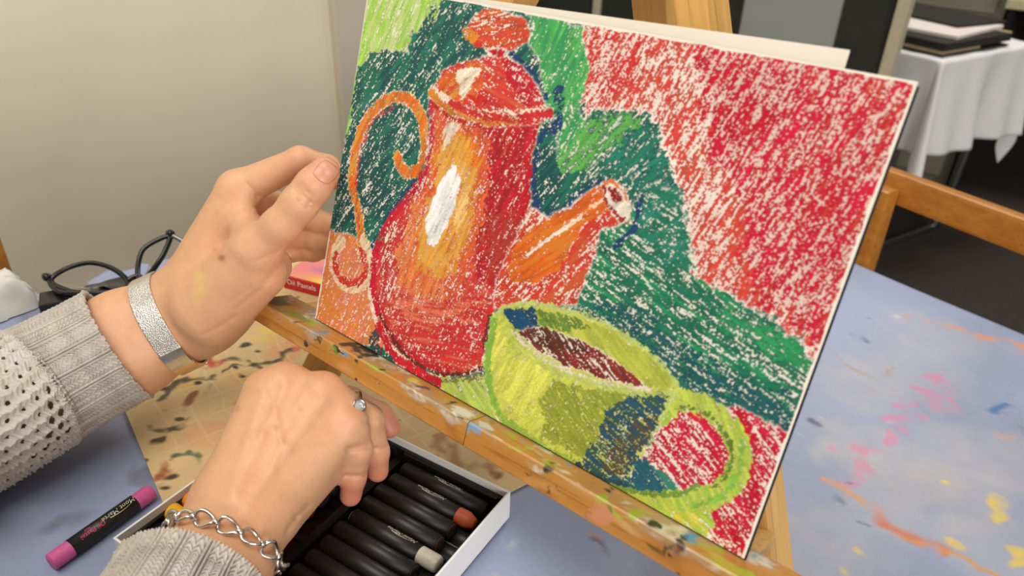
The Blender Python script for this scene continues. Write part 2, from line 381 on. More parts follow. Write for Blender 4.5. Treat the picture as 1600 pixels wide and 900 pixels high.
stroke_t([(0.2607,0.2502,0.7400), (0.2675,0.2503,0.7400)], .004, (44, 56, 110), .8); stroke_t([(0.3225,0.1780,0.7400), (0.3293,0.1796,0.7400)], .003, (60, 76, 120), .7); stroke_t([(0.2997,0.1860,0.7400), (0.3068,0.1853,0.7400)], .003, (60, 70, 110), .7)
blot_t((0.3796,0.3397,0.7400), .008, (226, 160, 110), .7); blot_t((0.2942,0.2025,0.7400), .004, (60, 50, 90), .8)
for p in ([(0.2468,0.3607,0.7400), (0.2640,0.3496,0.7400), (0.2855,0.3481,0.7400), (0.2920,0.3715,0.7400)], [(0.2731,0.3203,0.7400), (0.2860,0.3282,0.7400)]): stroke_t(p, .0035, (176, 146, 122), .7)
for p in ([(0.3707,0.3669,0.7400), (0.3853,0.3592,0.7400), (0.3924,0.3460,0.7400)],): stroke_t(p, .002, (140, 120, 130), .6)
for p, r, c in (((0.2014,0.0432,0.7400), .004, (90, 90, 110)), ((0.1367,0.0551,0.7400), .002, (60, 60, 70)), ((0.1711,0.0307,0.7400), .002, (50, 50, 60)), ((-0.0897,-0.1413,0.7400), .006, (120, 120, 130)), ((-0.0884,-0.1618,0.7400), .01, (170, 176, 196)), ((0.0775,-0.0799,0.7400), .004, (90, 90, 110))): blot_t(p, r, c, .7)
rs = np.random.default_rng(5)
for k in range(70):
    u, v = rs.uniform(-.25, .65), rs.uniform(-.25, .5); q = u*tu+v*tv; blot_t((q[0], q[1]), rs.uniform(.001, .0035), [(70, 70, 90), (90, 80, 70), (214, 214, 206), (200, 150, 90)][k % 4], .7)
vinyl = painted('stained_blue_vinyl', .42, .25, 260, .4)
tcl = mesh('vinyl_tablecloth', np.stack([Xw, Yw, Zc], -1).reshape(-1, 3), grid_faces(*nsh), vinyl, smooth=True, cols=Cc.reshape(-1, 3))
tag(tcl, 'blue grey vinyl cloth with orange, pink and yellow paint marks on the work table', 'tablecloth')
# ---------------------------------------------------------------- splattered cream board under the easel
bA = np.array((-0.1220,-0.0830,0.7410)[:2]); bu = np.array([.963, -.27]); bu /= np.linalg.norm(bu); bv = np.array([-bu[1], bu[0]])
BT = .0014; nb = (330, 234); su = np.linspace(-.211, .209, nb[0]); sv = np.linspace(0, .297, nb[1]); SU, SV = np.meshgrid(su, sv, indexing='ij')
XB = bA[0]+SU*bu[0]+SV*bv[0]; YB = bA[1]+SU*bu[1]+SV*bv[1]
m1, m2, m3, m4 = [fft_noise(nb, s_, s_, 0, 20+k) for k, s_ in enumerate((14, 5, 1.6, 30))]
CB = np.ones(nb+(3,))*np.array(lin((218, 190, 138)))*(1+.07*m1+.04*m2)[..., None]
def stb(mask, c):
    global CB
    m = np.clip(mask, 0, 1)[..., None]; CB = CB*(1-m)+np.array(lin(c))*m
stb(.5*np.clip(m4*.8+m2*.4-.3, 0, 1), (196, 164, 116)); stb(.55*np.clip(m1*.8+m2*.5-.9, 0, 1), (214, 170, 70)); stb(.5*np.clip(fft_noise(nb, 9, 9, 0, 31)-1.2, 0, 1), (222, 150, 100))
gx = np.abs((SU/.021+.05*m1) % 1-.5); gy = np.abs((SV/.021+.05*m2) % 1-.5)
stb(.45*np.clip((np.maximum(gx, gy)-.455)/.03, 0, 1)*np.clip(.7+m1*.5, 0, 1), (240, 226, 186))
wbx, wby = .004*m2+.0015*m3, .004*fft_noise(nb, 5, 5, 0, 33)
stb(.85*np.clip(fft_noise(nb, 4, 2.2, 25, 35)-2.0, 0, 1)*2, (66, 56, 44)); stb(.8*np.clip(fft_noise(nb, 5, 2.5, -30, 36)-2.0, 0, 1)*2, (150, 92, 44)); stb(.9*np.clip(m3*.6+m2*.7-2.0, 0, 1)*2, (48, 42, 38))
def strb(pts, w, c, a=.9): stb(a*np.clip((w-dist_path([p[:2] for p in pts], XB+wbx, YB+wby))/(w*.5), 0, 1)*np.clip(.8+.4*m3, 0, 1), c)
strb([(-0.1308,-0.0237,0.7400), (-0.1225,0.0115,0.7400), (-0.1139,0.0428,0.7400), (-0.1091,0.0656,0.7400)], .004, (56, 48, 40)); strb([(-0.1439,0.0046,0.7400), (-0.1185,0.0209,0.7400), (-0.0994,0.0259,0.7400)], .004, (50, 46, 44)); strb([(-0.1350,-0.0537,0.7400), (-0.1347,-0.0325,0.7400), (-0.1345,-0.0159,0.7400)], .005, (54, 56, 48))
strb([(-0.1613,-0.0081,0.7400), (-0.1522,-0.0061,0.7400)], .007, (64, 122, 96)); strb([(-0.1483,-0.0015,0.7400), (-0.1428,-0.0014,0.7400)], .005, (196, 44, 40)); strb([(-0.1233,0.0597,0.7400), (-0.1094,0.0591,0.7400)], .007, (222, 120, 80)); strb([(-0.1584,0.0487,0.7400), (-0.1376,0.0602,0.7400)], .010, (226, 196, 60), .6)
strb([(-0.0983,-0.0839,0.7400), (-0.0952,-0.0759,0.7400)], .006, (40, 34, 30)); strb([(-0.1090,-0.0657,0.7400), (-0.0952,-0.0585,0.7400)], .006, (50, 46, 40)); strb([(-0.0614,-0.0902,0.7400), (-0.0585,-0.0956,0.7400)], .006, (150, 70, 40)); strb([(-0.0601,-0.0768,0.7400), (-0.0583,-0.0769,0.7400)], .005, (70, 100, 70))
strb([(0.0579,0.0500,0.7400), (0.0853,0.0474,0.7400), (0.1092,0.0473,0.7400)], .008, (150, 104, 54), .7)
top = np.stack([XB, YB, np.full(nb, TT+BT)], -1).reshape(-1, 3); bot = top.copy(); bot[:, 2] = TT+.0001
F = grid_faces(*nb); ring = [(i, 0) for i in range(nb[0])]+[(nb[0]-1, j) for j in range(1, nb[1])]+[(i, nb[1]-1) for i in range(nb[0]-2, -1, -1)]+[(0, j) for j in range(nb[1]-2, 0, -1)]
ri = np.array([a*nb[1]+b for a, b in ring]); rj = np.roll(ri, -1); k = len(top)
brim = bot[ri]; side = np.stack([rj, ri, k+np.arange(len(ri)), k+np.roll(np.arange(len(ri)), -1)], 1)
board = mesh('paint_board', np.concatenate([top, brim]), np.concatenate([F, side]), painted('splattered_cream_card', .5, .2, 500), cols=np.concatenate([CB.reshape(-1, 3), np.tile(lin((120, 70, 60)), (len(ri), 1))]))
tag(board, 'cream board spattered with dark and orange paint lying under the easel', 'board')
# ---------------------------------------------------------------- table easel
E2 = np.array((0.0000,0.3166,0.9486)); NN = np.array((0.0000,-0.9486,0.3166)); EX = np.array([1., 0, 0]); O0 = np.array([0, 0, .845])
def ep(x, y, w): return O0+EX*x+E2*y+NN*w      # across, up the slope, out of the slope
ME = frame(O0, EX, E2, NN)
easel_w = wood('easel_beech', (178, 118, 44), (204, 148, 72), 0, .38, stain=True)
easel_v = wood('easel_beech_upright', (204, 150, 78), (226, 182, 104), 1, .45, 1.2)
ez = empty('table_easel', (.15, .05, TT), label='paint spattered beech table easel holding up the pastel drawing', cat='easel')
LW, LH, LB = .0135, .0150, -.0150          # ledge front, height, back
def ledge(x0, x1, seed):
    """one length of the ledge: four painted faces on a fine grid"""
    nx = int((x1-x0)/.0009); prof = []
    def run(a, b, n): prof.extend([(a[0]+(b[0]-a[0])*t, a[1]+(b[1]-a[1])*t) for t in np.linspace(0, 1, n, endpoint=False)])
    r = .0009
    run((LB, 0), (LW-r, 0), 26); run((LW-r, 0), (LW, -r), 3); run((LW, -r), (LW, -LH+r), 16); run((LW, -LH+r), (LW-r, -LH), 3); run((LW-r, -LH), (LB, -LH), 8); run((LB, -LH), (LB, 0), 6)
    prof = np.array(prof); npf = len(prof); X = np.linspace(x0, x1, nx)
    xx, pk = np.meshgrid(X, np.arange(npf), indexing='ij'); w = prof[:, 0][pk]; y = prof[:, 1][pk]
    yy = -y+(LW-w)      # unrolled distance from the front top edge: negative on the face
    run_ = np.where(pk < 29, LW-w, -(-y))
    sh = xx.shape; q1, q2, q3, q4 = [fft_noise(sh, s, s*.6, 90, seed+k) for k, s in enumerate((12, 5, 1.5, 25))]
    col = np.zeros(sh+(4,))
    def st(mask, c):
        m = np.clip(mask, 0, 1); a = col[..., 3]; na = m+a*(1-m)
        for k, v in enumerate(lin(c)): col[..., k] = np.where(na > 1e-6, (v*m+col[..., k]*a*(1-m))/np.maximum(na, 1e-6), v)
        col[..., 3] = na
    ontop = np.clip((.0035+.0018*q2-np.where(pk < 29, 0, -y))/.002, 0, 1)*(pk < 45)      # the top and a ragged band over the edge
    st(.8*ontop*np.clip(.6+.5*q1, 0, 1), (168, 152, 120)); st(.6*ontop*np.clip(q4*.9+q2*.4, 0, 1), (112, 100, 66)); st(.6*ontop*np.clip(q3*.5+q2*.6+q1*.5-.4, 0, 1)*1.6, (214, 204, 184))
    st(.6*ontop*np.clip(fft_noise(sh, 5, 4, 0, seed+9)+.4*q3-.9, 0, 1)*2, (160, 176, 50)); st(.6*ontop*np.clip(fft_noise(sh, 4, 3, 0, seed+10)+.5*q3-1.7, 0, 1)*2, (92, 150, 190)); st(.7*ontop*np.clip(fft_noise(sh, 6, 3, 0, seed+11)+.5*q3-1.4, 0, 1)*2, (60, 54, 42))
    face = pk >= 29
    st(.5*face*np.clip(q1*.8+q2*.5-.9, 0, 1), (150, 84, 26)); st(.5*face*np.clip(fft_noise(sh, 10, 3, 80, seed+14)-1.2, 0, 1), (224, 178, 120)); st(.8*face*np.clip(q3*.7+q2*.6-2.1, 0, 1)*2, (50, 34, 20))
    def spot(x, yv, rx, ry, c, a=.8):
        d = np.hypot((xx-x+.0014*q3+.001*q2)/rx, (np.where(face, y, LW-w)-yv+.0008*q2+.0006*q3)/ry); st(a*np.clip((1-d)/.35, 0, 1)*(pk < 48), c)
    if x0 < 0:
        spot(-.037, .012, .012, .012, (70, 76, 40)); spot(-.01, .008, .012, .006, (130, 140, 40)); spot(-.02, -.006, .003, .002, (196, 120, 80)); spot(.015, -.003, .006, .005, (180, 150, 120)); spot(.022, -.003, .003, .004, (60, 44, 30))
        spot(.078, -.008, .0012, .0016, (20, 16, 12)); spot(.04, -.002, .004, .004, (120, 140, 40)); spot(.096, .009, .006, .004, (206, 210, 50)); spot(.105, .008, .004, .003, (36, 70, 90)); spot(.137, .006, .008, .006, (226, 222, 210))
    else:
        spot(.1505, -.002, .006, .0035, (110, 166, 206)); spot(.1525, .004, .006, .004, (200, 210, 210)); spot(.2345, -.0065, .0068, .0062, (206, 138, 100)); spot(.262, -.0085, .006, .0018, (84, 70, 16)); spot(.268, -.006, .002, .004, (70, 60, 14))
        spot(.302, .006, .007, .004, (160, 186, 40)); spot(.312, .002, .008, .003, (214, 210, 190)); spot(.29, .004, .012, .004, (190, 180, 70)); spot(.19, -.009, .0018, .001, (60, 40, 14)); spot(.204, -.011, .003, .0006, (70, 40, 14)); spot(.206, -.009, .0006, .003, (70, 40, 14))
    Pt = (O0+xx[..., None]*EX+y[..., None]*E2+w[..., None]*NN).reshape(-1, 3)
    i, j = np.meshgrid(np.arange(nx-1), np.arange(npf), indexing='ij'); j2 = (j+1) % npf
    F = np.stack([i*npf+j, i*npf+j2, (i+1)*npf+j2, (i+1)*npf+j], -1).reshape(-1, 4).tolist()
    F.append(list(range(npf))[::-1]); F.append([(nx-1)*npf+k for k in range(npf)])
    return mesh('ledge', Pt, F, easel_w, ez, cols=col.reshape(-1, 4))
ledge(-.0440, .1462, 40); ledge(.1468, .345, 60)
def bar(name, a, b, w, d, par=ez, mat=easel_v, wz=-.0155, bev=.0015):
    """upright bar in the plane of the slope: a,b = (across, up), back face wz-d"""
    a = np.array(a); b = np.array(b); t = (b-a)/np.linalg.norm(b-a); s = np.array([t[1], -t[0]]); L = np.linalg.norm(b-a)
    ax = EX*s[0]+E2*s[1]; ay = EX*t[0]+E2*t[1]; M_ = frame(ep(a[0], a[1], wz), ax, ay, NN)
    o = box(name, (-w/2, 0, -d), (w/2, L, 0), mat, par, bev); o.data.transform(Matrix.Identity(4)); o.matrix_basis = M_
    o.matrix_parent_inverse = par.matrix_basis.inverted(); return o
bar('leg', (-.0470, -.0850), (.0931, .30), .020, .022, wz=-.040)
bar('leg', (.3242, -.0820), (.1490, .30), .017, .032, wz=-.040)
bar('crosspiece', (.043, .10), (.225, .10), .02, .0313, wz=-.0084, bev=.001)
bar('apex_block', (.121, .27), (.121, .32), .07, .012, wz=-.0278)
for x in (-.0200, .291): bar('bracket', (x, -.0145), (x, -.0005), .018, .0246, wz=-.0152, bev=.0006)
# rear strut
a = Vector(ep(.121, .29, -.074)); b = Vector((.121, .31, TT+.003))
dv_ = (b-a); q = dv_.to_track_quat('Y', 'Z'); o = box('rear_strut', (-.012, 0, -.009), (.012, dv_.length, .009), easel_v, ez, .0015); o.matrix_basis = Matrix.Translation(a) @ q.to_matrix().to_4x4(); o.matrix_parent_inverse = ez.matrix_basis.inverted()
for x, y in ((.012, -.0095), (.312, -.0095)):
    V_, F_ = lathe([(0, .0022), (.0006, .0022), (.0009, .0012)], 12); s_ = mesh('screw', V_, F_, steel, ez, True); s_.matrix_basis = frame(ep(x, y, LW-.0004), NN, EX, E2); s_.matrix_parent_inverse = ez.matrix_basis.inverted()
# ---------------------------------------------------------------- sheets on the easel
black_board = plain('black_foam_board', (22, 21, 22), .7, vary=.1); mount_m = plain('cream_mount_sheet', (240, 230, 214), .7, vary=.02, scale=30)
def flat(name, x0, y0, x1, y1, w0, w1, m, rot=0, bev=.0003):
    R_ = Matrix.Rotation(rot, 4, 'Z'); o = box(name, (x0, y0, w0), (x1, y1, w1), m, None, bev); o.matrix_basis = ME @ R_; return o
tag(flat('backing_board', .0030, .0001, .2977, .2085, -.0038, -.0018, black_board), 'thin black backing board behind the pastel drawing, its edge showing at the side', 'board')
tag(flat('mount_sheet', -.0005, .0006, .2745, .2104, -.0058, -.0048, mount_m, .026), 'blank cream sheet sticking up behind the top of the pastel drawing', 'paper')
# ---------------------------------------------------------------- the pastel drawing
PW, PH, ST = 297., 210., .36
nx_, ny_ = int(PW/ST)+1, int(PH/ST)+1; ax_ = np.linspace(0, PW, nx_); ay_ = np.linspace(0, PH, ny_)
AX, AY = np.meshgrid(ax_, ay_, indexing='xy'); sh_ = AX.shape
tooth = fft_noise(sh_, .72, .72, 0, 101); tooth2 = fft_noise(sh_, 1.3, 1.3, 0, 102); lowf = fft_noise(sh_, 25, 25, 0, 103)
_sn = {}
def strk(ang, seed=0):
    k = (int(round(ang/15))*15, seed % 3)
    if k not in _sn: _sn[k] = (fft_noise(sh_, 5.0, .85, k[0], 200+seed % 3).astype(np.float32), fft_noise(sh_, 13, 1.9, k[0], 300+seed % 3).astype(np.float32))
    return _sn[k]
jx, jy = fft_noise(sh_, 1.6, 1.6, 0, 104), fft_noise(sh_, 1.6, 1.6, 0, 105); jx2, jy2 = fft_noise(sh_, 8, 8, 0, 106), fft_noise(sh_, 8, 8, 0, 107)
paperc = np.array(lin((248, 239, 224))); IMG = np.ones(sh_+(3,))*paperc*(1+.01*tooth2)[..., None]
def ppf(p):   # inverse normal, rough
    p = min(max(p, .001), .999); t = math.sqrt(-2*math.log(min(p, 1-p))); x = t-(2.30753+.27061*t)/(1+.99229*t+.04481*t*t); return x if p > .5 else -x
def blur(m, n=3):
    for _ in range(n):
        for ax in (0, 1): q = np.pad(m, [(1, 1) if k == ax else (0, 0) for k in (0, 1)], 'edge'); m = (q[2:, :]+q[:-2, :]+m)/3 if ax == 0 else (q[:, 2:]+q[:, :-2]+m)/3
    return m
def rub(mask, sl, c, cov=.85, ang=60, c2=None, c2f=.35, seed=0, hard=.38, paper=False, smear=.11):
    """rub pigment over the tooth of the paper inside a mask (sl = the window it covers)"""
    s1, s2 = [q[sl] for q in strk(ang, seed)]; th_ = tooth[sl]; n = (.62*s1+.34*s2+.66*th_+.22*tooth2[sl])/1.0
    I = IMG[sl]
    if paper: I = I*(1-mask[..., None])+paperc*mask[..., None]
    a = np.clip((n-ppf(1-cov)-3.2*(1-mask))/(2*hard)+.5, 0, 1)*np.clip(mask*4, 0, 1)
    a = np.maximum(a, smear*np.clip(mask*2-1, 0, 1))
    col = np.array(lin(c))*.90*(1+.11*s2+.07*th_+.05*s1)[..., None]
    if c2 is not None:
        f = np.clip((strk(ang, seed+1)[1][sl]*.8+lowf[sl]*.4-ppf(1-c2f))*.9+.5, 0, 1)[..., None]; col = col*(1-f)+np.array(lin(c2))*.90*f
    IMG[sl] = np.clip(I*(1-a[..., None])+col*a[..., None], 0, 1)
def window(p, pad):
    lo = p.min(0)-pad; hi = p.max(0)+pad; i0, i1 = np.searchsorted(ax_, (lo[0], hi[0])); j0, j1 = np.searchsorted(ay_, (lo[1], hi[1])); return (slice(j0, j1), slice(i0, i1))
def reg(poly, c, jit=.7, **kw):
    sl = window(np.array(poly), 4+3*jit); m = inside(poly, AX[sl]+jit*(jx[sl]*.5+jx2[sl]*.6), AY[sl]+jit*(jy[sl]*.5+jy2[sl]*.6)).astype(float); rub(blur(m), sl, c, **kw)
def line(path, w, c, jit=.45, curve=True, **kw):
    p = smooth_path([(x, y, 0) for x, y in path], max(12, 8*len(path)))[:, :2] if curve and len(path) > 2 else np.array(path)
    sl = window(p, w*2); d = dist_path(p, AX[sl]+jit*jx[sl], AY[sl]+jit*jy[sl]); rub(np.clip((w/2-d)/1.2+.55, 0, 1), sl, c, **kw)
TEAL, DTEAL, NAVY, GREEN, LGREEN = (30, 112, 92), (22, 84, 82), (24, 62, 104), (84, 182, 92), (164, 210, 84)
RED, CRIM, ORED, ORA, AMB, SAL = (206, 40, 44), (202, 18, 52), (214, 74, 44), (228, 116, 34), (232, 162, 58), (232, 132, 92)
LIME, YEL, OLIV, BLUE = (170, 204, 70), (226, 226, 96), (150, 160, 56), (36, 84, 112)
# backdrop: teal on the left, red on the right
bg = [(151.1,210.5),(152.1,194.2),(155.5,181.2),(161.7,169.6),(177.3,174.8),(193.9,177.8),(202.4,168.9),(209.1,157.4),(218.6,146.7),(228.6,136.3),(233.6,123.0),(233.8,110.9),(240.8,104.3),(248.0,100.9),(253.7,106.7),(261.1,110.8),(272.1,107.4),(284.1,104.1),(296.1,99.3),(299.2,105.5),(298.2,59.4),(252.5,55.6),(118.5,-0.6),(-6.0,-2.4),(-8.5,215.8),(144.6,233.0)]
redbg = [(146.0,215.6),(298.8,214.3),(301.6,98.0),(285.0,101.0),(262.1,107.6),(248.8,98.2),(234.6,108.2),(233.6,123.0),(218.6,146.7),(202.4,168.9),(194.5,175.9),(162.4,167.2),(154.1,180.9)]
reg(redbg, (212, 66, 54), 1.6, cov=.60, ang=75, c2=(206, 84, 62), c2f=.4, seed=3)
right = [(198.9,212.2),(298.8,214.3),(300.4,140.2),(300.4,101.8),(279.4,110.3),(254.3,109.4),(243.1,155.1),(225.5,164.5),(223.9,189.3)]
reg(right, (200, 16, 50), 2.5, cov=.52, ang=75, seed=5); reg(right, (204, 20, 56), 3, cov=.30, ang=70, seed=8)
reg([(210.0,205.8),(254.0,207.1),(255.7,185.5),(239.9,165.4),(217.9,179.7)], (198, 12, 44), 3, cov=.5, ang=75, seed=9); reg([(271.5,176.2),(288.0,185.5),(296.0,138.7),(287.2,119.0),(274.6,142.3)], (196, 20, 48), 3, cov=.42, ang=75, seed=10)
reg([(151.9,207.6),(181.1,207.9),(188.6,193.5),(166.8,174.3),(157.7,178.5)], (206, 44, 44), 1.5, cov=.45, ang=80, seed=11); reg([(227.8,142.0),(248.2,148.0),(264.6,113.3),(247.5,102.3),(235.5,111.5)], (206, 70, 52), 2, cov=.45, ang=75, seed=12)
reg(bg, TEAL, 2.0, cov=.90, ang=60, c2=DTEAL, c2f=.5, seed=13, paper=True)
reg([(165.5,86.3),(184.5,113.0),(201.1,140.2),(211.5,149.1),(230.3,133.9),(235.5,111.5),(260.0,109.8),(297.9,97.8),(299.3,60.0),(252.5,55.6),(184.8,72.9)], (26, 112, 84), 2.0, cov=.85, ang=-22, c2=(40, 150, 96), c2f=.35, seed=15, paper=True)
reg([(176.1,76.5),(202.1,89.7),(251.1,80.5),(300.1,78.5),(298.9,61.3),(255.2,56.9),(222.3,68.1)], (24, 88, 92), 2.5, cov=.55, ang=-22, seed=17)
reg([(252.5,105.7),(284.6,102.3),(297.1,96.0),(296.9,88.7),(271.2,92.2),(249.6,95.4)], (44, 150, 88), 2, cov=.5, ang=-20, seed=18)
reg([(177.6,173.6),(195.4,176.1),(209.9,154.6),(228.9,133.4),(235.5,111.5),(210.3,108.8),(201.9,137.3),(181.0,150.0),(171.0,159.9)], (34, 126, 104), 2.5, cov=.5, ang=50, seed=19)
reg([(114.8,211.3),(151.1,210.5),(159.1,169.6),(166.7,155.8),(156.2,146.8),(136.9,174.3),(120.9,196.6)], GREEN, 1.8, cov=.93, ang=70, c2=(58, 160, 92), c2f=.45, seed=21, paper=True)
reg([(162.0,168.7),(193.4,177.1),(190.1,166.0),(174.3,148.3),(158.8,137.8),(154.5,152.8)], (96, 176, 80), 2.5, cov=.6, ang=60, seed=22)
reg([(-8.5,215.8),(55.6,223.0),(55.5,201.3),(47.4,189.8),(39.8,190.3),(39.2,176.8),(22.6,176.8),(10.7,170.4),(-3.0,157.3)], LGREEN, 1.6, cov=.9, ang=80, c2=(206, 224, 140), c2f=.45, seed=23, paper=True)
line([(-3.5,194.7),(-1.8,169.0),(-0.4,146.3),(1.0,123.2)], 3.2, (150, 200, 90), cov=.85, ang=80)
for p, w in (([(52.4,202.5),(47.8,188.1),(44.9,170.0),(43.5,155.3)], 7), ([(65.1,204.3),(64.0,190.7),(58.2,172.4)], 7), ([(77.2,192.8),(77.2,184.4),(68.2,174.3)], 5)): line(p, w, DTEAL, cov=.62, ang=65, seed=25)
for p, w in (([(110.9,188.6),(127.3,180.4),(137.8,171.3)], 4), ([(141.9,159.4),(138.9,147.3),(141.4,129.7),(147.8,118.1),(153.6,114.8),(166.2,125.2),(178.4,140.6)], 4), ([(201.1,140.2),(202.1,125.0),(195.2,113.3)], 3), ([(64.1,110.3),(51.6,91.4),(38.7,61.4)], 4), ([(144.2,175.8),(147.5,157.5)], 7), ([(18.2,75.4),(28.3,62.1)], 2.5)): line(p, w, NAVY, cov=.72, ang=50, seed=26)
line([(248.6,57.6),(266.9,58.7),(286.6,60.9),(299.8,62.7)], 6, (34, 62, 84), cov=.85, ang=-20); line([(258.8,55.4),(281.4,59.5),(297.5,61.5)], 3, (110, 60, 60), cov=.6, ang=-20)
# salmon table at the left
reg([(-3.5,59.5),(19.4,62.6),(36.0,58.5),(48.8,36.1),(58.6,18.9),(64.7,5.4),(43.2,-0.2),(-0.8,-2.1)], SAL, .9, cov=.90, ang=70, c2=(232, 140, 70), c2f=.4, seed=27, paper=True)
for p in ([(-1.6,56.7),(20.0,60.2),(33.1,56.3)], [(33.3,55.5),(47.2,31.3),(57.6,16.4)], [(1.9,14.2),(41.3,7.7)]): line(p, 4, (228, 138, 52), cov=.8, ang=60)
line([(57.0,14.1),(53.7,4.2),(61.0,2.1)], 6, (70, 70, 78), cov=.85); 
# pot handle
line([(30.5,57.9),(21.6,80.5),(12.5,94.1),(10.6,114.4),(14.8,132.6),(25.7,146.4),(40.1,152.4),(53.2,149.3),(61.6,139.6),(65.5,128.1),(64.3,117.4),(56.4,112.3),(49.0,114.9),(45.7,119.4)], 7.6, (242, 222, 190), cov=.8)
line([(30.5,57.9),(21.6,80.5),(12.5,94.1),(10.6,114.4),(14.8,132.6),(25.7,146.4),(40.1,152.4),(53.2,149.3),(61.6,139.6),(65.5,128.1),(64.3,117.4),(56.4,112.3),(49.0,114.9),(45.7,119.4)], 6.2, ORA, cov=.93, ang=80, c2=AMB, c2f=.4)
line([(28.3,62.1),(17.2,91.4),(15.7,114.9),(21.8,135.7),(35.6,145.5)], 1.8, (212, 70, 60), cov=.75)
line([(31.5,63.2),(40.4,49.7),(35.6,36.3),(22.6,31.5),(10.4,37.1),(8.8,49.0),(11.9,56.8)], 8.5, (244, 214, 170), cov=.85); line([(30.7,56.7),(37.7,46.7),(32.1,36.7),(21.0,33.1),(11.4,37.9),(9.8,47.6)], 5, (212, 56, 42), cov=.9, ang=60); line([(21.3,54.8),(28.4,49.7),(26.4,40.6)], 5, SAL, cov=.9)
# pot body
body = [(61.4,156.1),(67.2,136.9),(69.1,118.0),(62.0,102.1),(49.4,80.9),(42.3,60.6),(43.7,38.4),(54.6,19.4),(72.7,8.8),(94.2,5.6),(115.8,9.5),(136.5,21.1),(140.4,36.7),(133.9,51.0),(137.2,60.1),(157.2,72.8),(153.6,114.8),(144.1,117.0),(138.2,132.2),(137.0,148.5),(137.0,162.8),(105.7,152.5)]
line([(65.4,136.5),(69.1,118.0),(61.8,102.8),(48.4,80.6),(41.3,60.2),(42.7,38.0),(53.5,19.0),(71.9,7.6),(94.6,4.1),(116.1,8.4)], 3, (238, 226, 204), cov=.8)
reg(body, (208, 56, 54), .6, cov=.86, ang=75, c2=(214, 90, 60), c2f=.35, seed=30, paper=True)
reg([(99.9,149.8),(137.3,161.6),(136.7,146.8),(139.5,129.2),(145.3,115.7),(154.0,113.3),(139.5,91.3),(139.0,69.6),(118.9,69.6),(115.6,90.6),(112.7,118.3)], (200, 24, 40), 1.5, cov=.80, ang=75, c2=(170, 30, 40), c2f=.3, seed=32)
reg([(117.4,109.1),(149.9,113.7),(138.6,94.5),(136.1,72.2),(122.2,74.5)], (176, 60, 46), 3, cov=.5, ang=60, seed=33)
reg([(57.4,35.2),(96.5,46.0),(124.0,67.7),(137.9,65.5),(135.3,45.9),(140.1,32.7),(115.5,10.9),(85.9,7.3),(65.5,13.3)], (204, 44, 48), 2.5, cov=.62, ang=10, c2=(224, 110, 84), c2f=.3, seed=34)
reg([(58.8,56.1),(76.1,46.2),(105.0,51.2),(120.8,62.8),(122.3,48.3),(91.1,27.9),(63.3,33.3)], (228, 116, 82), 3, cov=.6, ang=20, seed=35)
reg([(66.0,145.6),(79.2,150.0),(102.8,150.5),(113.8,129.1),(117.5,102.0),(117.2,72.7),(104.5,52.9),(81.0,47.3),(62.7,53.4),(60.1,72.5),(66.7,93.9),(70.1,110.1)], (222, 96, 50), 3.5, cov=.62, ang=75, seed=36)
reg([(68.2,140.7),(80.1,146.7),(97.4,147.2),(106.3,130.6),(110.8,107.1),(110.2,85.1),(103.9,66.5),(93.4,58.1),(79.0,59.2),(69.6,67.7),(68.9,87.0),(73.8,103.6),(74.8,118.7)], ORA, 2.5, cov=.75, ang=75, c2=AMB, c2f=.5, seed=37)
reg([(77.3,139.3),(92.7,142.9),(102.1,129.5),(107.4,106.1),(107.2,86.0),(100.4,68.7),(90.3,62.4),(79.3,66.3),(73.5,76.8),(73.7,96.0),(78.0,114.1)], AMB, 1.8, cov=.86, ang=75, c2=(236, 178, 84), c2f=.4, seed=38)
reg([(91.8,130.4),(98.9,128.0),(104.0,105.1),(100.7,89.4),(96.3,91.7),(98.0,106.9)], (240, 196, 120), 1.2, cov=.6, ang=80, seed=36)
reg([(64.3,93.2),(70.5,98.9),(68.8,75.3),(78.1,58.9),(98.3,58.3),(104.5,52.9),(81.8,44.3),(62.1,49.2),(57.0,63.5)], (230, 130, 70), 2.5, cov=.75, ang=70, seed=37)
reg([(65.2,152.6),(73.4,154.4),(81.3,142.0),(77.6,126.8),(70.4,132.2)], (222, 90, 60), 2, cov=.6, ang=80, seed=38)
reg([(87.2,124.9),(93.9,118.8),(96.3,102.8),(92.4,92.0),(87.8,80.0),(82.0,77.3),(76.9,89.4),(79.0,106.2),(83.0,117.3)], (255, 254, 248), .7, cov=.998, ang=80); reg([(77.4,146.1),(87.3,147.6),(84.5,140.6),(81.6,133.5),(80.0,128.8),(76.4,139.1)], (246, 232, 206), .8, cov=.93, ang=80)
line([(91.9,112.4),(88.8,95.0),(86.3,81.8)], .5, (190, 180, 170), cov=.5)
line([(69.5,120.3),(62.7,103.5),(49.2,81.7),(43.1,62.1),(44.4,42.8),(53.2,25.2)], 5, CRIM, cov=.9, ang=60); line([(62.9,153.9),(68.2,137.1),(69.5,120.3)], 3, (200, 40, 70), cov=.85, ang=80); line([(53.3,29.4),(65.1,17.3),(81.8,11.0),(99.8,9.7),(114.9,13.1)], 5, (196, 30, 44), cov=.85, ang=-40)
line([(55.9,23.3),(75.4,10.8),(96.5,6.6),(115.6,10.2),(136.7,23.6),(140.9,35.0)], 2.6, (98, 42, 32), cov=.85, ang=-40); line([(56.3,17.1),(71.5,4.9),(92.4,2.3),(112.6,3.1)], 5.5, (204, 22, 48), cov=.95, ang=-40); line([(135.1,53.3),(135.5,38.4),(139.9,28.8)], 3.4, (112, 34, 38), cov=.8, ang=80)
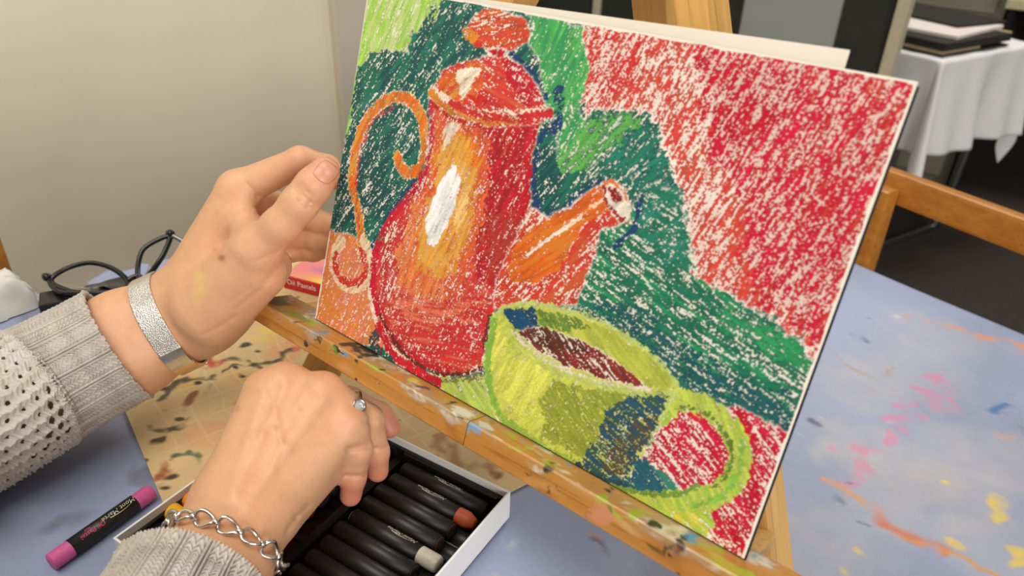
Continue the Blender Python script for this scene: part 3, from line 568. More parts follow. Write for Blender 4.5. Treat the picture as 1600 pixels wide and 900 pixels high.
# spout
reg([(144.3,116.4),(153.6,114.8),(166.2,125.2),(179.7,139.7),(199.6,126.7),(186.6,118.2),(184.7,93.2),(183.2,78.5),(135.4,58.6),(133.3,74.8),(135.6,90.0)], (212, 62, 44), .7, cov=.83, ang=65, c2=(216, 96, 50), c2f=.3, seed=40, paper=True)
reg([(152.5,112.8),(166.4,124.3),(180.4,139.9),(188.1,132.7),(186.7,127.8),(177.1,119.7),(173.1,107.6),(167.8,92.3),(155.0,80.5),(143.4,77.0),(137.9,81.8),(138.6,94.5)], (228, 104, 26), .9, cov=.97, ang=40, c2=(234, 132, 40), c2f=.4, seed=42)
line([(148.9,93.8),(156.8,103.3),(165.8,112.9),(173.1,120.8)], 2.4, (246, 236, 220), cov=.95, ang=40); line([(166.2,111.7),(175.7,124.5),(182.6,132.3)], 1.6, (244, 210, 170), cov=.7, ang=40)
reg([(179.7,139.7),(184.9,142.7),(191.3,141.1),(197.1,135.3),(199.4,127.3),(196.1,124.7),(189.5,126.8),(183.9,132.7)], (244, 234, 216), .5, cov=.99); line([(180.7,138.7),(184.1,141.6),(190.8,140.3),(196.4,135.1)], 1.6, (224, 120, 60), cov=.8); line([(181.7,137.7),(185.5,131.9),(192.6,127.1),(197.9,125.6)], 1.8, (168, 44, 34), cov=.85); reg([(183.7,138.3),(186.8,139.8),(191.0,137.3),(193.9,134.4),(190.4,132.1),(187.1,133.6)], (158, 30, 26), .4, cov=.95)
# lid and knob
reg([(61.0,159.5),(68.4,173.6),(88.7,183.4),(97.2,187.5),(107.3,187.9),(119.0,184.2),(130.9,176.3),(137.7,168.8),(142.4,165.9),(141.4,161.2),(122.3,154.3),(99.9,149.8),(78.9,151.3),(62.5,155.6)], (210, 52, 48), .7, cov=.85, ang=-20, c2=(222, 100, 60), c2f=.3, seed=44, paper=True)
reg([(63.0,161.0),(69.5,173.1),(88.9,182.7),(94.2,182.4),(89.2,173.1),(94.3,162.2),(77.7,156.0)], (226, 100, 38), 1.4, cov=.85, ang=50, c2=AMB, c2f=.3, seed=46); reg([(105.0,186.9),(119.0,184.2),(136.7,169.5),(125.6,164.9),(113.1,172.7)], (202, 24, 48), 1.6, cov=.8, ang=-50, seed=47)
reg([(78.5,174.1),(90.7,179.1),(93.9,177.0),(88.7,169.9),(86.4,161.3),(82.3,159.7),(81.4,166.5),(77.8,169.9)], (246, 232, 206), .9, cov=.96, ang=50); reg([(89.6,171.5),(94.4,175.1),(97.6,169.7),(93.1,166.7)], (224, 96, 36), .8, cov=.9); reg([(87.1,162.4),(98.5,166.5),(100.7,161.6),(95.2,159.0)], (206, 40, 36), .8, cov=.9)
line([(62.5,159.2),(78.5,152.7),(99.2,152.4),(121.5,157.4)], 5, (226, 142, 48), cov=.86, ang=-20); line([(62.6,162.7),(77.2,158.0),(95.9,156.4),(116.7,159.6),(139.1,166.5)], 2.6, (244, 226, 200), cov=.8, ang=-20); line([(77.5,156.6),(98.5,155.0),(121.3,158.0),(141.8,165.2)], 4.5, (208, 44, 44), cov=.85, ang=-10); line([(62.9,153.9),(81.8,149.2),(102.1,149.6)], 2.6, (190, 40, 36), cov=.8)
reg([(76.0,193.9),(78.7,201.0),(86.9,206.7),(97.4,208.8),(108.6,207.3),(117.9,203.0),(120.6,199.1),(116.4,194.0),(107.4,190.5),(95.0,189.1),(84.7,190.0)], (214, 72, 42), .8, cov=.86, ang=20, c2=(226, 112, 52), c2f=.35, seed=48, paper=True)
line([(78.8,193.7),(83.6,192.5)], 6, (228, 138, 40), cov=.9); reg([(103.9,206.6),(117.9,203.0),(120.1,197.7),(111.7,193.2),(106.0,199.0)], (176, 70, 50), 1.2, cov=.4, seed=49); line([(86.2,189.6),(100.1,189.3)], 3, (208, 54, 36), cov=.9)
reg([(90.7,189.0),(108.8,191.4),(107.8,186.1),(98.7,185.1)], (240, 222, 200), .5, cov=.95); reg([(95.2,188.5),(106.6,190.4),(105.4,185.7),(100.2,186.0)], CRIM, .5, cov=.9)
# red cloth at the lower right, inside and outside the cup handle
reg([(271.1,64.5),(299.8,62.7),(300.5,-1.8),(282.4,-1.5),(271.8,12.6),(244.8,3.9),(236.4,20.4),(244.9,48.6)], (206, 24, 58), .8, cov=.70, ang=-30, c2=(196, 16, 44), c2f=.3, seed=50, paper=True)
for p, w in (([(274.4,61.4),(284.2,52.2),(286.6,39.2),(293.9,28.8)], 5), ([(277.1,15.7),(287.4,11.8),(295.1,1.5)], 6), ([(247.7,50.0),(260.0,56.6),(272.3,49.2),(276.2,38.4),(273.0,24.1)], 4)): line(p, w, (200, 14, 46), cov=.75, ang=70)
# saucer, cup, handle
reg([(110.9,5.7),(141.9,21.2),(152.9,1.9),(162.1,-7.2),(113.3,0.2)], (176, 200, 92), .7, cov=.97, ang=-30, c2=(206, 214, 110), c2f=.3, seed=52); line([(112.2,4.6),(125.0,11.3),(141.1,20.9)], 3, (120, 110, 60), cov=.6)
reg([(220.5,1.1),(258.7,13.6),(274.9,17.8),(280.1,8.0),(278.5,-1.1),(257.1,-3.1),(229.1,-3.2)], (176, 206, 74), .9, cov=.93, ang=-20, c2=(226, 220, 80), c2f=.3, seed=53); reg([(254.4,5.9),(270.9,15.5),(273.1,3.1),(263.1,-1.2)], (220, 206, 70), 1.5, cov=.7, ang=-20)
line([(241.3,45.2),(246.3,54.6),(257.9,58.2),(270.4,55.3),(279.6,46.6),(282.2,34.5),(277.4,22.6),(267.1,12.6),(248.1,4.4),(228.1,0.2)], 10.5, (196, 212, 84), cov=.96, ang=-40, c2=LIME, c2f=.4); line([(247.9,51.7),(258.1,55.7),(269.0,52.0),(276.7,44.5),(278.3,33.6),(273.9,23.9)], 2.2, (104, 132, 48), cov=.75); line([(280.0,50.0),(282.6,37.0),(279.4,23.1),(269.0,11.6)], 2.6, (140, 190, 70), cov=.8)
cup = [(135.9,53.6),(141.1,61.9),(158.1,69.5),(184.4,74.5),(206.4,74.8),(224.9,70.9),(239.7,65.9),(245.0,61.2),(244.0,51.5),(241.9,42.1),(238.7,24.4),(235.3,6.4),(224.4,0.3),(205.9,-1.0),(186.1,-1.7),(165.4,-3.2),(152.7,2.9),(142.8,14.6),(136.9,31.4)]
reg(cup, (204, 212, 84), .6, cov=.98, ang=60, c2=(214, 218, 96), c2f=.4, seed=55, paper=True)
reg([(140.5,48.0),(153.9,38.7),(178.9,38.6),(179.9,20.7),(171.6,5.3),(157.4,9.9),(144.1,23.0)], YEL, 2.5, cov=.85, ang=70, seed=56)
line([(137.9,52.6),(138.9,32.2),(145.4,15.1),(155.4,4.3),(171.2,-1.0)], 4.5, (134, 184, 72), cov=.85, ang=70); line([(159.3,3.1),(185.8,-0.4),(216.8,0.9)], 4, (150, 186, 74), cov=.8, ang=-30)
reg([(180.5,35.7),(204.8,42.6),(224.7,48.4),(219.2,18.4),(212.6,2.3),(197.3,1.5),(184.5,4.2),(179.9,20.7)], OLIV, 2.2, cov=.82, ang=-25, seed=57)
reg([(225.0,47.5),(243.5,58.5),(241.9,42.1),(238.7,24.4),(235.3,6.4),(224.4,0.3),(207.7,-0.4),(211.8,18.3),(212.6,34.7)], (40, 82, 104), 1.8, cov=.86, ang=-15, c2=(56, 92, 84), c2f=.3, seed=58); reg([(228.1,37.0),(241.4,43.6),(237.3,17.4),(226.9,4.6),(221.0,12.2)], (92, 74, 56), 2, cov=.45, ang=-15, seed=59)
line([(234.8,8.2),(239.3,24.7),(242.1,42.6),(244.5,56.4)], 2, (190, 204, 110), cov=.75)
reg([(140.4,59.8),(158.3,68.6),(184.7,73.6),(206.7,73.6),(224.4,70.4),(239.3,65.1),(242.2,59.9),(232.9,55.5),(206.1,50.8),(176.2,48.3),(151.2,48.7)], (182, 190, 70), .7, cov=.94, ang=-30, c2=(214, 214, 90), c2f=.35, seed=61)
reg([(142.1,59.8),(160.3,69.0),(165.7,59.7),(155.1,53.2),(147.8,54.7)], (22, 74, 110), .7, cov=.95, ang=-10); reg([(162.3,69.0),(184.8,72.9),(196.7,70.8),(180.1,62.4),(165.4,61.0)], (108, 142, 60), 1, cov=.85, ang=-25)
reg([(152.6,52.9),(166.8,60.1),(189.7,62.5),(211.4,60.0),(232.3,55.3),(213.6,50.1),(184.7,46.2),(164.7,48.4)], (150, 44, 42), .6, cov=.84, ang=-25, c2=(116, 50, 36), c2f=.4, seed=63, paper=True); reg([(154.9,53.8),(168.6,60.9),(188.0,61.8),(200.2,58.6),(179.7,49.8),(163.4,50.1)], (92, 48, 34), 1.2, cov=.7, ang=-25)
line([(150.5,51.3),(165.3,46.5),(185.2,44.3),(210.8,47.4),(233.4,53.8)], 2.4, (238, 222, 206), cov=.75, ang=-25); line([(154.5,44.5),(178.2,41.2),(204.3,44.4),(227.7,49.8),(242.3,57.3)], 2.6, (196, 208, 110), cov=.8, ang=-25)
line([(137.2,55.3),(146.7,65.2),(169.4,72.5),(195.2,76.0),(215.6,73.6),(234.1,68.3),(243.9,62.6)], 2.6, (190, 206, 110), cov=.8)
reg([(236.6,19.8),(252.1,19.2),(261.6,17.0),(247.4,6.8),(229.9,0.5),(220.5,1.1),(235.1,7.0)], (34, 96, 112), .8, cov=.96, ang=-25, c2=(60, 140, 116), c2f=.35, seed=65); line([(217.5,-1.3),(238.4,2.0),(259.1,12.1),(267.7,21.1)], 3, (112, 150, 60), cov=.85)
line([(205.4,0.9),(220.7,0.5),(234.3,3.7)], 3, (44, 70, 84), cov=.8)
# bare margin round the edge
mg = np.minimum(np.minimum(AX, PW-AX), PH-AY); IMG = np.where(((mg < 1.1+.5*jx2*.4) & ~((AX < 3) & (AY > 60)))[..., None], paperc, IMG)
topv = np.stack([AX/1000, .0010+AY/1000*(.2090/.210), np.full(sh_, 0.)], -1).reshape(-1, 3)
w0 = -.0010
Vp = O0+topv[:, :1]*EX+topv[:, 1:2]*E2+w0*NN; i, j = np.meshgrid(np.arange(ny_-1), np.arange(nx_-1), indexing='ij')
Fp = np.stack([i*nx_+j, i*nx_+j+1, (i+1)*nx_+j+1, (i+1)*nx_+j], -1).reshape(-1, 4)
bi = np.array([0, nx_-1, nx_*ny_-1, nx_*(ny_-1)]); b_ = len(Vp)
rim = np.concatenate([np.arange(nx_), np.arange(1, ny_)*nx_+nx_-1, (ny_-1)*nx_+np.arange(nx_-2, -1, -1), np.arange(ny_-2, 0, -1)*nx_]); rn = np.roll(rim, -1)
Vr = Vp[rim]-NN*.0006; k = np.arange(len(rim)); Fr = np.stack([rn, rim, b_+k, b_+np.roll(k, -1)], 1)
pastel_m = painted('oil_pastel_on_paper', .5, .12, 1500, .35)
dr = mesh('pastel_drawing', np.concatenate([Vp, Vr]), np.concatenate([Fp, Fr]), pastel_m, cols=np.concatenate([IMG.reshape(-1, 3), np.tile(paperc, (len(rim), 1))]))
tag(dr, 'oil pastel drawing of an orange coffee pot and a lime green cup on the easel', 'drawing')
# ---------------------------------------------------------------- tray of oil pastels
TR = Matrix.Translation((-.026, .0085, TT+BT+.0003)) @ Matrix.Rotation(math.radians(6.7), 4, 'Z')
TL1, TL2, THt = .172, .158, .0225
card_w = plain('white_box_card', (232, 232, 230), .6, vary=.02); black_pl = plain('black_plastic_insert', (20, 19, 19), .38, vary=.2, scale=200)
tray = empty('pastel_tray', tuple(TR.translation), label='white card box with a black grooved insert full of oil pastels', cat='box')
def tb(name, lo, hi, m, bev=.0004): return box(name, lo, hi, m, tray, bev, TR)
tb('box_base', (0, -TL2, 0), (TL1, 0, .0012), card_w)
tb('box_wall', (0, -TL2, .0012), (.0014, 0, THt), card_w); tb('box_wall', (TL1-.0014, -TL2, .0012), (TL1, 0, THt), card_w)
tb('box_wall', (.0014, -.0014, .0012), (TL1-.0014, 0, THt), card_w); tb('box_wall', (.0014, -TL2, .0012), (TL1-.0014, -TL2+.0014, THt), card_w)
gu_ = np.linspace(.0016, TL1-.0016, 150); gv_ = np.linspace(-TL2+.0016, -.0016, 260); GU, GV = np.meshgrid(gu_, gv_, indexing='ij')
NS, V00, PIT = 12, -.0060, .01235
sl = (V00-GV)/PIT; fr = (sl % 1)-.5; hgt = .0032+.0062*(1-np.sqrt(np.clip(1-(fr*2*.93)**2, 0, 1)))
hgt = np.where((sl < 0) | (sl > NS), .0165, hgt)
colz = np.minimum(np.minimum(np.abs(GU-.0075), np.abs(GU-TL1+.0075)), np.abs(GU-TL1/2))
wall = np.where(GU < .0042, 1, 0) | np.where(GU > TL1-.0070, 1, 0) | (np.abs(GU-TL1/2) < .0030)
hgt = np.where(wall.astype(bool), np.where(np.abs(GU-TL1/2) < .003, .0105, .0140), hgt)
hgt = np.where((np.minimum(GU-gu_[0], gu_[-1]-GU) < .0025) | (np.minimum(GV-gv_[0], gv_[-1]-GV) < .0025), .0172, hgt)
ins = np.stack([GU, GV, hgt], -1).reshape(-1, 3); ins = ins @ np.array(TR.to_3x3()).T+np.array(TR.translation)
mesh('slot_insert', ins, grid_faces(150, 260), black_pl, tray)
# ---- pastels
wrap_m = plain('black_paper_wrapper', (26, 23, 22), .42, vary=.15, scale=300); silver_ink = plain('silver_ink', (206, 200, 176), .35, .3); pink_ink = plain('pink_ink', (222, 60, 120), .5)
PR, PL = .00545, .0668
def stick_prof(l, r, worn): return [(-l/2, r*.86), (-l/2+.0006, r), (l/2-.002-worn, r), (l/2-.0006, r*(.9 if not worn else .62)), (l/2, r*.8 if not worn else r*.35)]
TXT = {}
def text_mesh(t, size, mat, x, r, shear=.25, flip=True, ang=0.):
    o = lettering('lettering', t, size, mat, None, Matrix.Identity(4), shear, r)
    for v in o.data.vertices:
        p = v.co.copy()
        if flip: p.x, p.y = -p.x, -p.y
        y, z = p.y, p.z+r; c, s = math.cos(ang), math.sin(ang); v.co = Vector((p.x+x, y*c-z*s, y*s+z*c))
    return o
def swoosh(x, r, mat):
    pts = []; V_ = []; F_ = []
    for i in range(13):
        t = i/12; a = .30+.12*math.sin(t*3.1); wd = .05*(1-t)+.01
        for s in (-1, 1): th = a+s*wd; V_.append((x-.007+.014*t, -(r+.00012)*math.sin(th), (r+.00012)*math.cos(th)))
    for i in range(12): F_.append((2*i, 2*i+1, 2*i+3, 2*i+2))
    return mesh('swoosh', V_, F_, mat)
LOGO = text_mesh('Mont Marte', .0046, silver_ink, 0, PR+.0003); LOGO_D = LOGO.data; bpy.data.objects.remove(LOGO)
SW = swoosh(0, PR+.0003, silver_ink); SW_D = SW.data; bpy.data.objects.remove(SW)
NP = 0
def pastel(rgb, M_, label, group, l=PL, w0=-.022, w1=.0225, worn=0, logo=None, roll=0., name='oil_pastel'):
    global NP; NP += 1
    t = empty(name, label=label, cat='pastel', group=group, local=True); LOCAL.add(t.name)
    m = MATS.get('pastel_%d_%d_%d' % rgb) or plain('pastel_%d_%d_%d' % rgb, rgb, .55, vary=.1, scale=500, bump=.1, bscale=1500)
    V_, F_ = lathe(stick_prof(l, PR, worn), 24); mesh('stick', V_, F_, m, t, True)
    V_, F_ = lathe([(w0, PR+.0001), (w0, PR+.00025), (w1, PR+.00025), (w1, PR+.0001)], 28)
    wr = mesh('wrapper', V_, F_, wrap_m, t, False)
    for p in wr.data.polygons: p.use_smooth = len(p.vertices) == 4 and abs(p.normal.x) < .5
    if logo is not None:
        for D, nme in ((LOGO_D, 'logo_lettering'), (SW_D, 'logo_swoosh')):
            o = bpy.data.objects.new(nme, D); C.objects.link(o); o.parent = wr; o.location = (logo, 0, 0); o.rotation_euler = (roll, 0, 0)
    t.matrix_basis = M_
    return t
dk = {'black': (24, 22, 22), 'dark brown': (52, 30, 22), 'navy blue': (24, 28, 58), 'bottle green': (18, 44, 34), 'umber': (64, 38, 24), 'dark grey': (58, 56, 56), 'plum': (52, 22, 40), 'prussian blue': (20, 40, 66)}
right_col = ['black', (176, 78, 38), 'dark brown', 'umber', (188, 180, 164), 'black', 'plum', 'navy blue', 'bottle green', 'prussian blue', 'dark grey', 'dark brown']
left_col = ['navy blue', 'prussian blue', 'bottle green', 'black', 'plum', (120, 30, 40), (196, 60, 40), (222, 96, 30), (238, 140, 30), (236, 180, 30), 'black', None]
named = {(176, 78, 38): 'brick orange', (188, 180, 164): 'chunky white', (120, 30, 40): 'maroon', (196, 60, 40): 'vermilion', (222, 96, 30): 'deep orange', (238, 140, 30): 'bright orange', (236, 180, 30): 'golden yellow'}
seen = {}
for side, cols_, uc in ((1, right_col, TL1*.75+.0005), (0, left_col, TL1*.25-.0045)):
    for k, c in enumerate(cols_):
        if c is None: continue
        rgb = dk[c] if isinstance(c, str) else c; nm = c if isinstance(c, str) else named[c]
        short = side == 1 and k in (2, 3, 5); l = .060 if short else PL
        M_ = TR @ Matrix.Translation((uc-(.006 if short else .001), V00-PIT*(k+.5), .0043+PR+(.0062 if side == 0 and k in (8, 9) else 0))) @ Matrix.Rotation(.3*math.sin(k*2.1), 4, 'X')
        if isinstance(c, str):
            lab = ('short ' if short else '')+nm+' ended pastel in the tray, '+('in the white tipped one\'s row' if side else 'beside the golden yellow one' if k == 10 else 'in the orange ones\' row'); grp = 'dark oil pastels in the tray'
        else: lab, grp = nm+' tipped oil pastel in a black wrapper lying in the tray', 'coloured oil pastels in the tray'
        lg = {0: .002, 1: -.002, 4: .004}.get(k) if side else None
        pastel(rgb, M_, lab, grp, l=l, w0=-l/2+.0008 if isinstance(c, str) or side else -.023, w1=l/2-.0008 if isinstance(c, str) else (.0205 if k == 1 else .0195 if k == 4 else .024), worn=.004 if k == 1 and side else 0, logo=lg, roll=-.5-.3*math.sin(k*2.1))
# the pink one out on the cloth
pa, pb = np.array((-0.0447,-0.1087,0.7456)), np.array((-0.0362,-0.1751,0.7456)); pd = Vector(pa-pb).normalized(); pc = Vector((pa+pb)/2)
side_ = Vector((0, 0, 1)).cross(pd).normalized(); MP = frame(Vector((pc.x, pc.y, TT+PR+.0003)), pd, side_, Vector((0, 0, 1)))
pk = pastel((208, 92, 152), MP, 'pink oil pastel in a black wrapper lying loose on the blue cloth', 'coloured oil pastels', l=.0675, w0=-.0215, w1=.0215, logo=.0105, roll=.25)
wr = [c for c in pk.children if c.name.startswith('wrapper')][0]
for t_, sz, x_, ang in (('Oil Pastel', .0040, -.0075, .55), ('Pink', .0022, -.0095, .05)):
    o = text_mesh(t_, sz, pink_ink, x_, PR+.0003, .15, True, ang); o.name = 'lettering'; o.parent = wr
# ---------------------------------------------------------------- red pastel packaging box behind the hand
ra, rb = np.array((-0.2018,0.1105,0.7400)), np.array((-0.1666,0.1209,0.7400)); rd = (rb-ra)[:2]; rd /= np.linalg.norm(rd); rn_ = np.array([-rd[1], rd[0]])
MR = frame((ra[0], ra[1], TT+BT+.0003), (*rd, 0), (*rn_, 0), (0, 0, 1))
red_card = plain('red_box_card', (190, 26, 34), .45, vary=.06)
rb_ = empty('pastel_box', (ra[0], ra[1], TT), label='flat red pastel box with a pink and yellow picture on its lid', cat='box')
box('box_body', (0, 0, 0), (.15, .11, .0135), red_card, rb_, .0006, MR)
n1_, n2_ = 60, 44; uu, vv = np.meshgrid(np.linspace(.0008, .1492, n1_), np.linspace(.0018, .1092, n2_), indexing='ij')
pc_ = np.ones(uu.shape+(3,))*np.array(lin((238, 138, 138)))
def pb_(m, c):
    global pc_
    m = np.clip(m, 0, 1)[..., None]; pc_ = pc_*(1-m)+np.array(lin(c))*m
g = lambda u0, v0, a, b: np.exp(-((uu-u0)/a)**2-((vv-v0)/b)**2)
pb_(g(.05, .0, .05, .012), (240, 170, 90)); pb_(1.2*g(.045, .006, .012, .007), (244, 220, 60)); pb_(1.1*g(.04, .024, .02, .005), (190, 110, 180)); pb_(g(.03, .06, .03, .02), (236, 150, 150)); pb_(.8*g(.1, .05, .03, .03), (240, 120, 60)); pb_(.7*g(.12, .02, .02, .02), (120, 170, 210))
top_ = np.stack([uu, vv, np.full(uu.shape, .0138)], -1).reshape(-1, 3); top_ = top_ @ np.array(MR.to_3x3()).T+np.array(MR.translation)
mesh('lid_picture', top_, grid_faces(n1_, n2_), painted('printed_lid', .4), rb_, cols=pc_.reshape(-1, 3))
MRt = MR @ Matrix.Translation((.0045, -.0002, .0082)) @ Matrix.Rotation(math.pi/2, 4, 'X')
lettering('lettering', 'Oil Pastels', .0078, plain('white_ink', (236, 214, 210), .5), rb_, MRt, 0, 0, .0001, 'LEFT')
# ---------------------------------------------------------------- glasses on their case, tissue
black_ac = plain('glossy_black_acetate', (16, 17, 20), .2, vary=.1)
case_m = plain('black_leather_case', (20, 22, 28), .3, vary=.15, bump=.15, bscale=700)
ca = np.array((-0.3102,-0.0654,0.7400)); cb2 = np.array((-0.2585,0.0476,0.7400)); cdv = (cb2-ca)[:2]; cl = np.linalg.norm(cdv); cdv /= cl; cnv = np.array([-cdv[1], cdv[0]])
gc = empty('glasses_case', (ca[0], ca[1], TT), label='black glasses case lying on the table under the spectacles', cat='glasses case')
MC = frame((ca[0], ca[1], TT+BT+.0003), (*cdv, 0), (*cnv, 0), (0, 0, 1))
box('case_base', (0, 0, 0), (cl+.02, .028, .009), case_m, gc, .005, MC, 4); box('case_lid', (.001, .001, .0094), (cl+.019, .027, .016), case_m, gc, .007, MC, 4)
gl = empty('spectacles', (ca[0], ca[1], TT+.022), label='black framed spectacles resting on the glasses case', cat='glasses')
lens_m = NT('spectacle_lens'); lens_m.base((.97, .98, 1, 1)); lens_m.set(Roughness=.02, Transmission_Weight=1., IOR=1.06)
def rim_loop(pts, rad, d0):
    p = smooth_path(pts, 48, True); r_ = tube('rim', p, rad, black_ac, gl, seg=10, closed=True)
    c = p.mean(0); V_ = np.concatenate([[c], p]); F_ = [(0, 1+i, 1+(i+1) % 48) for i in range(48)]
    l_ = mesh('lens', V_, F_, lens_m.m, gl, True); mo = l_.modifiers.new('thick', 'SOLIDIFY'); mo.thickness = .0014
rim_loop([(-0.3358,-0.0405,0.7632), (-0.3354,-0.0266,0.7695), (-0.3249,-0.0087,0.7727), (-0.3056,0.0023,0.7692), (-0.2848,0.0043,0.7620), (-0.2782,-0.0068,0.7600), (-0.2864,-0.0244,0.7607), (-0.3126,-0.0374,0.7608)], .0025, 0)
rim_loop([(-0.2802,0.0117,0.7633), (-0.2947,0.0224,0.7730), (-0.3005,0.0342,0.7812), (-0.2953,0.0555,0.7864), (-0.2871,0.0450,0.7776), (-0.2823,0.0331,0.7705), (-0.2774,0.0219,0.7661), (-0.2741,0.0133,0.7629)], .0025, 0)
tube('bridge', smooth_path([(-0.2854,0.0049,0.7635), (-0.2850,0.0093,0.7651), (-0.2834,0.0141,0.7658)], 12), .0022, black_ac, gl, seg=10)
for k_ in ((-0.3401,-0.0417,0.7660), (-0.2961,0.0576,0.7881)):
    V_, F_ = lathe([(-.0042, .001), (-.0036, .0030), (0, .0040), (.0036, .0030), (.0042, .001)], 14); mesh('hinge', np.array(V_)+np.array(k_), F_, black_ac, gl, True)
tube('temple', smooth_path([(-0.3382,-0.0413,0.7646), (-0.3258,-0.0432,0.7609), (-0.3062,-0.0415,0.7625), (-0.2806,-0.0209,0.7634), (-0.2629,0.0051,0.7641), (-0.2546,0.0260,0.7636)], 40), .0024, black_ac, gl, seg=10)
tube('temple', smooth_path([(-0.2959,0.0573,0.7876), (-0.2807,0.0628,0.7811), (-0.2615,0.0628,0.7728), (-0.2380,0.0596,0.7636), (-0.2201,0.0544,0.7618)], 30), .0024, plain('grey_temple', (150, 146, 140), .25, .6), gl, seg=10)
# crumpled white tissue at the table's end
tis = plain('white_tissue', (222, 220, 212), .9, vary=.03)
nt = (70, 70); tn1, tn2 = fft_noise(nt, 9, 9, 0, 71), fft_noise(nt, 3.5, 3.5, 0, 72); tuu, tvv = np.meshgrid(np.linspace(-1, 1, 70), np.linspace(-1, 1, 70), indexing='ij')
rr = np.clip(np.maximum(np.abs(tuu), np.abs(tvv)), 0, 1); hh = .024*(1-rr**3)+.004*np.abs(tn1)*(1-rr**6)+.002*np.abs(tn2)*(1-rr**4)+.0009
tcn = np.array((-0.3748,-0.0824,0.7400)); txy = np.stack([tcn[0]+.036*tuu+.003*tn1, tcn[1]+.036*tvv+.003*tn2, TT+hh], -1)
tag(mesh('paper_tissue', txy.reshape(-1, 3), grid_faces(*nt), tis, smooth=True), 'crumpled white paper tissue lying beside the glasses case', 'tissue')
# ---------------------------------------------------------------- the person's two hands and forearms
def smin(a, b, k):
    h = np.clip(.5+.5*(b-a)/k, 0, 1); return b+(a-b)*h-k*h*(1-h)
def cap(p, a, b, ra, rb):
    a = np.asarray(a); ab = np.asarray(b)-a; t = np.clip(((p-a)@ab)/(ab@ab), 0, 1); d = p-a-t[:, None]*ab
    return np.sqrt(np.einsum('ij,ij->i', d, d))-(ra+t*(rb-ra))
def chain(p, pts, rad, k=.003):
    d = None
    for (a, b), (ra, rb) in zip(zip(pts[:-1], pts[1:]), zip(rad[:-1], rad[1:])):
        c = cap(p, a, b, ra, rb); d = c if d is None else smin(d, c, k)
    return d
def seg_off(p, a, b, w):
    """distance to a segment, measured across the direction w"""
    w = w/np.linalg.norm(w); q = p-np.outer(p@w, w); a = a-(a@w)*w; b = b-(b@w)*w; ab = b-a
    t = np.clip(((q-a)@ab)/(ab@ab+1e-12), 0, 1); return np.linalg.norm(q-a-t[:, None]*ab, axis=1), t
class Arm:
    def __init__(s): s.palm = []; s.fingers = []; s.thumb = None; s.relief = []; s.view = np.array([0, 1., 0]); s.kp = .014
    def __call__(s, p):
        d = None
        for a, b, ra, rb in s.palm:
            c = cap(p, a, b, ra, rb); d = c if d is None else smin(d, c, s.kp)
        f = None
        for pts, rad in s.fingers:
            c = chain(p, pts, rad, .0035); f = c if f is None else smin(f, c, .0012)
        A_ = smin(d, f, .0065)
        if s.thumb: B_ = smin(d, chain(p, *s.thumb, .005), .008); A_ = smin(A_, B_, .0012)
        for pts, width, amp, dmax in s.relief:
            for a, b in zip(pts[:-1], pts[1:]):
                a = np.asarray(a); b = np.asarray(b); r, t = seg_off(p, a, b, s.view); dep = (p-(a+b)/2)@s.view/np.linalg.norm(s.view)
                A_ = A_-amp*np.exp(-(r/width)**2)*(np.abs(dep) < dmax)
        return A_
def surface_nets(f, lo, hi, h):
    lo = np.asarray(lo, float); n = np.ceil((np.asarray(hi)-lo)/h).astype(int)+1; cs = 6
    nc = n//cs+2; g = np.stack(np.meshgrid(*[np.arange(k) for k in nc], indexing='ij'), -1).reshape(-1, 3)
    dc = f(lo+(g+.0)*cs*h).reshape(nc)
    D = np.repeat(np.repeat(np.repeat(dc, cs, 0), cs, 1), cs, 2)[:n[0], :n[1], :n[2]].astype(np.float32)
    # a coarse cell is refined when any of its corners is near the surface
    m = np.zeros(nc, bool); near = np.abs(dc) < cs*h*1.05
    for s in np.ndindex(2, 2, 2):
        sl = tuple(slice(0, -1) if k == 0 else slice(1, None) for k in s); m[tuple(slice(0, -1) for _ in s)] |= near[sl]
    M_ = np.repeat(np.repeat(np.repeat(m, cs, 0), cs, 1), cs, 2)[:n[0], :n[1], :n[2]]
    idx = np.argwhere(M_)
    for k in range(0, len(idx), 400000):
        q = idx[k:k+400000]; D[q[:, 0], q[:, 1], q[:, 2]] = f(lo+q*h)
    s = D < 0; c0 = [slice(0, -1)]*3
    cnt = sum(s[tuple(slice(0, -1) if k == 0 else slice(1, None) for k in o)].astype(np.int8) for o in np.ndindex(2, 2, 2))
    cells = np.argwhere((cnt > 0) & (cnt < 8)); vid = -np.ones(cnt.shape, int); vid[tuple(cells.T)] = np.arange(len(cells))
    acc = np.zeros((len(cells), 3)); num = np.zeros(len(cells))
    for ax in range(3):
        oth = [k for k in range(3) if k != ax]
        for o in np.ndindex(2, 2):
            a = cells.copy(); a[:, oth[0]] += o[0]; a[:, oth[1]] += o[1]; b = a.copy(); b[:, ax] += 1
            da, db = D[tuple(a.T)], D[tuple(b.T)]; x = (da < 0) != (db < 0); t = da/(da-db+1e-12)
            p = a.astype(float); p[:, ax] += t; acc[x] += p[x]; num[x] += 1
    Vt = lo+acc/num[:, None]*h; Fs = []
    for ax in range(3):
        u, v = [(1, 2), (2, 0), (0, 1)][ax]
        sl0 = [slice(1, -1)]*3; sl0[ax] = slice(0, -1); sl1 = [slice(1, -1)]*3; sl1[ax] = slice(1, None)
        a, b = s[tuple(sl0)], s[tuple(sl1)]; e = np.argwhere(a != b); 
        st = a[tuple(e.T)]; off = np.ones(3, int); off[ax] = 0; e = e+off
        def vv(du, dv): q = e.copy(); q[:, u] -= du; q[:, v] -= dv; return vid[tuple(q.T)]
        q = np.stack([vv(1, 1), vv(0, 1), vv(0, 0), vv(1, 0)], 1); q[~st] = q[~st][:, ::-1]; Fs.append(q)
    F = np.concatenate(Fs); F = F[(F >= 0).all(1)]
    return Vt, F
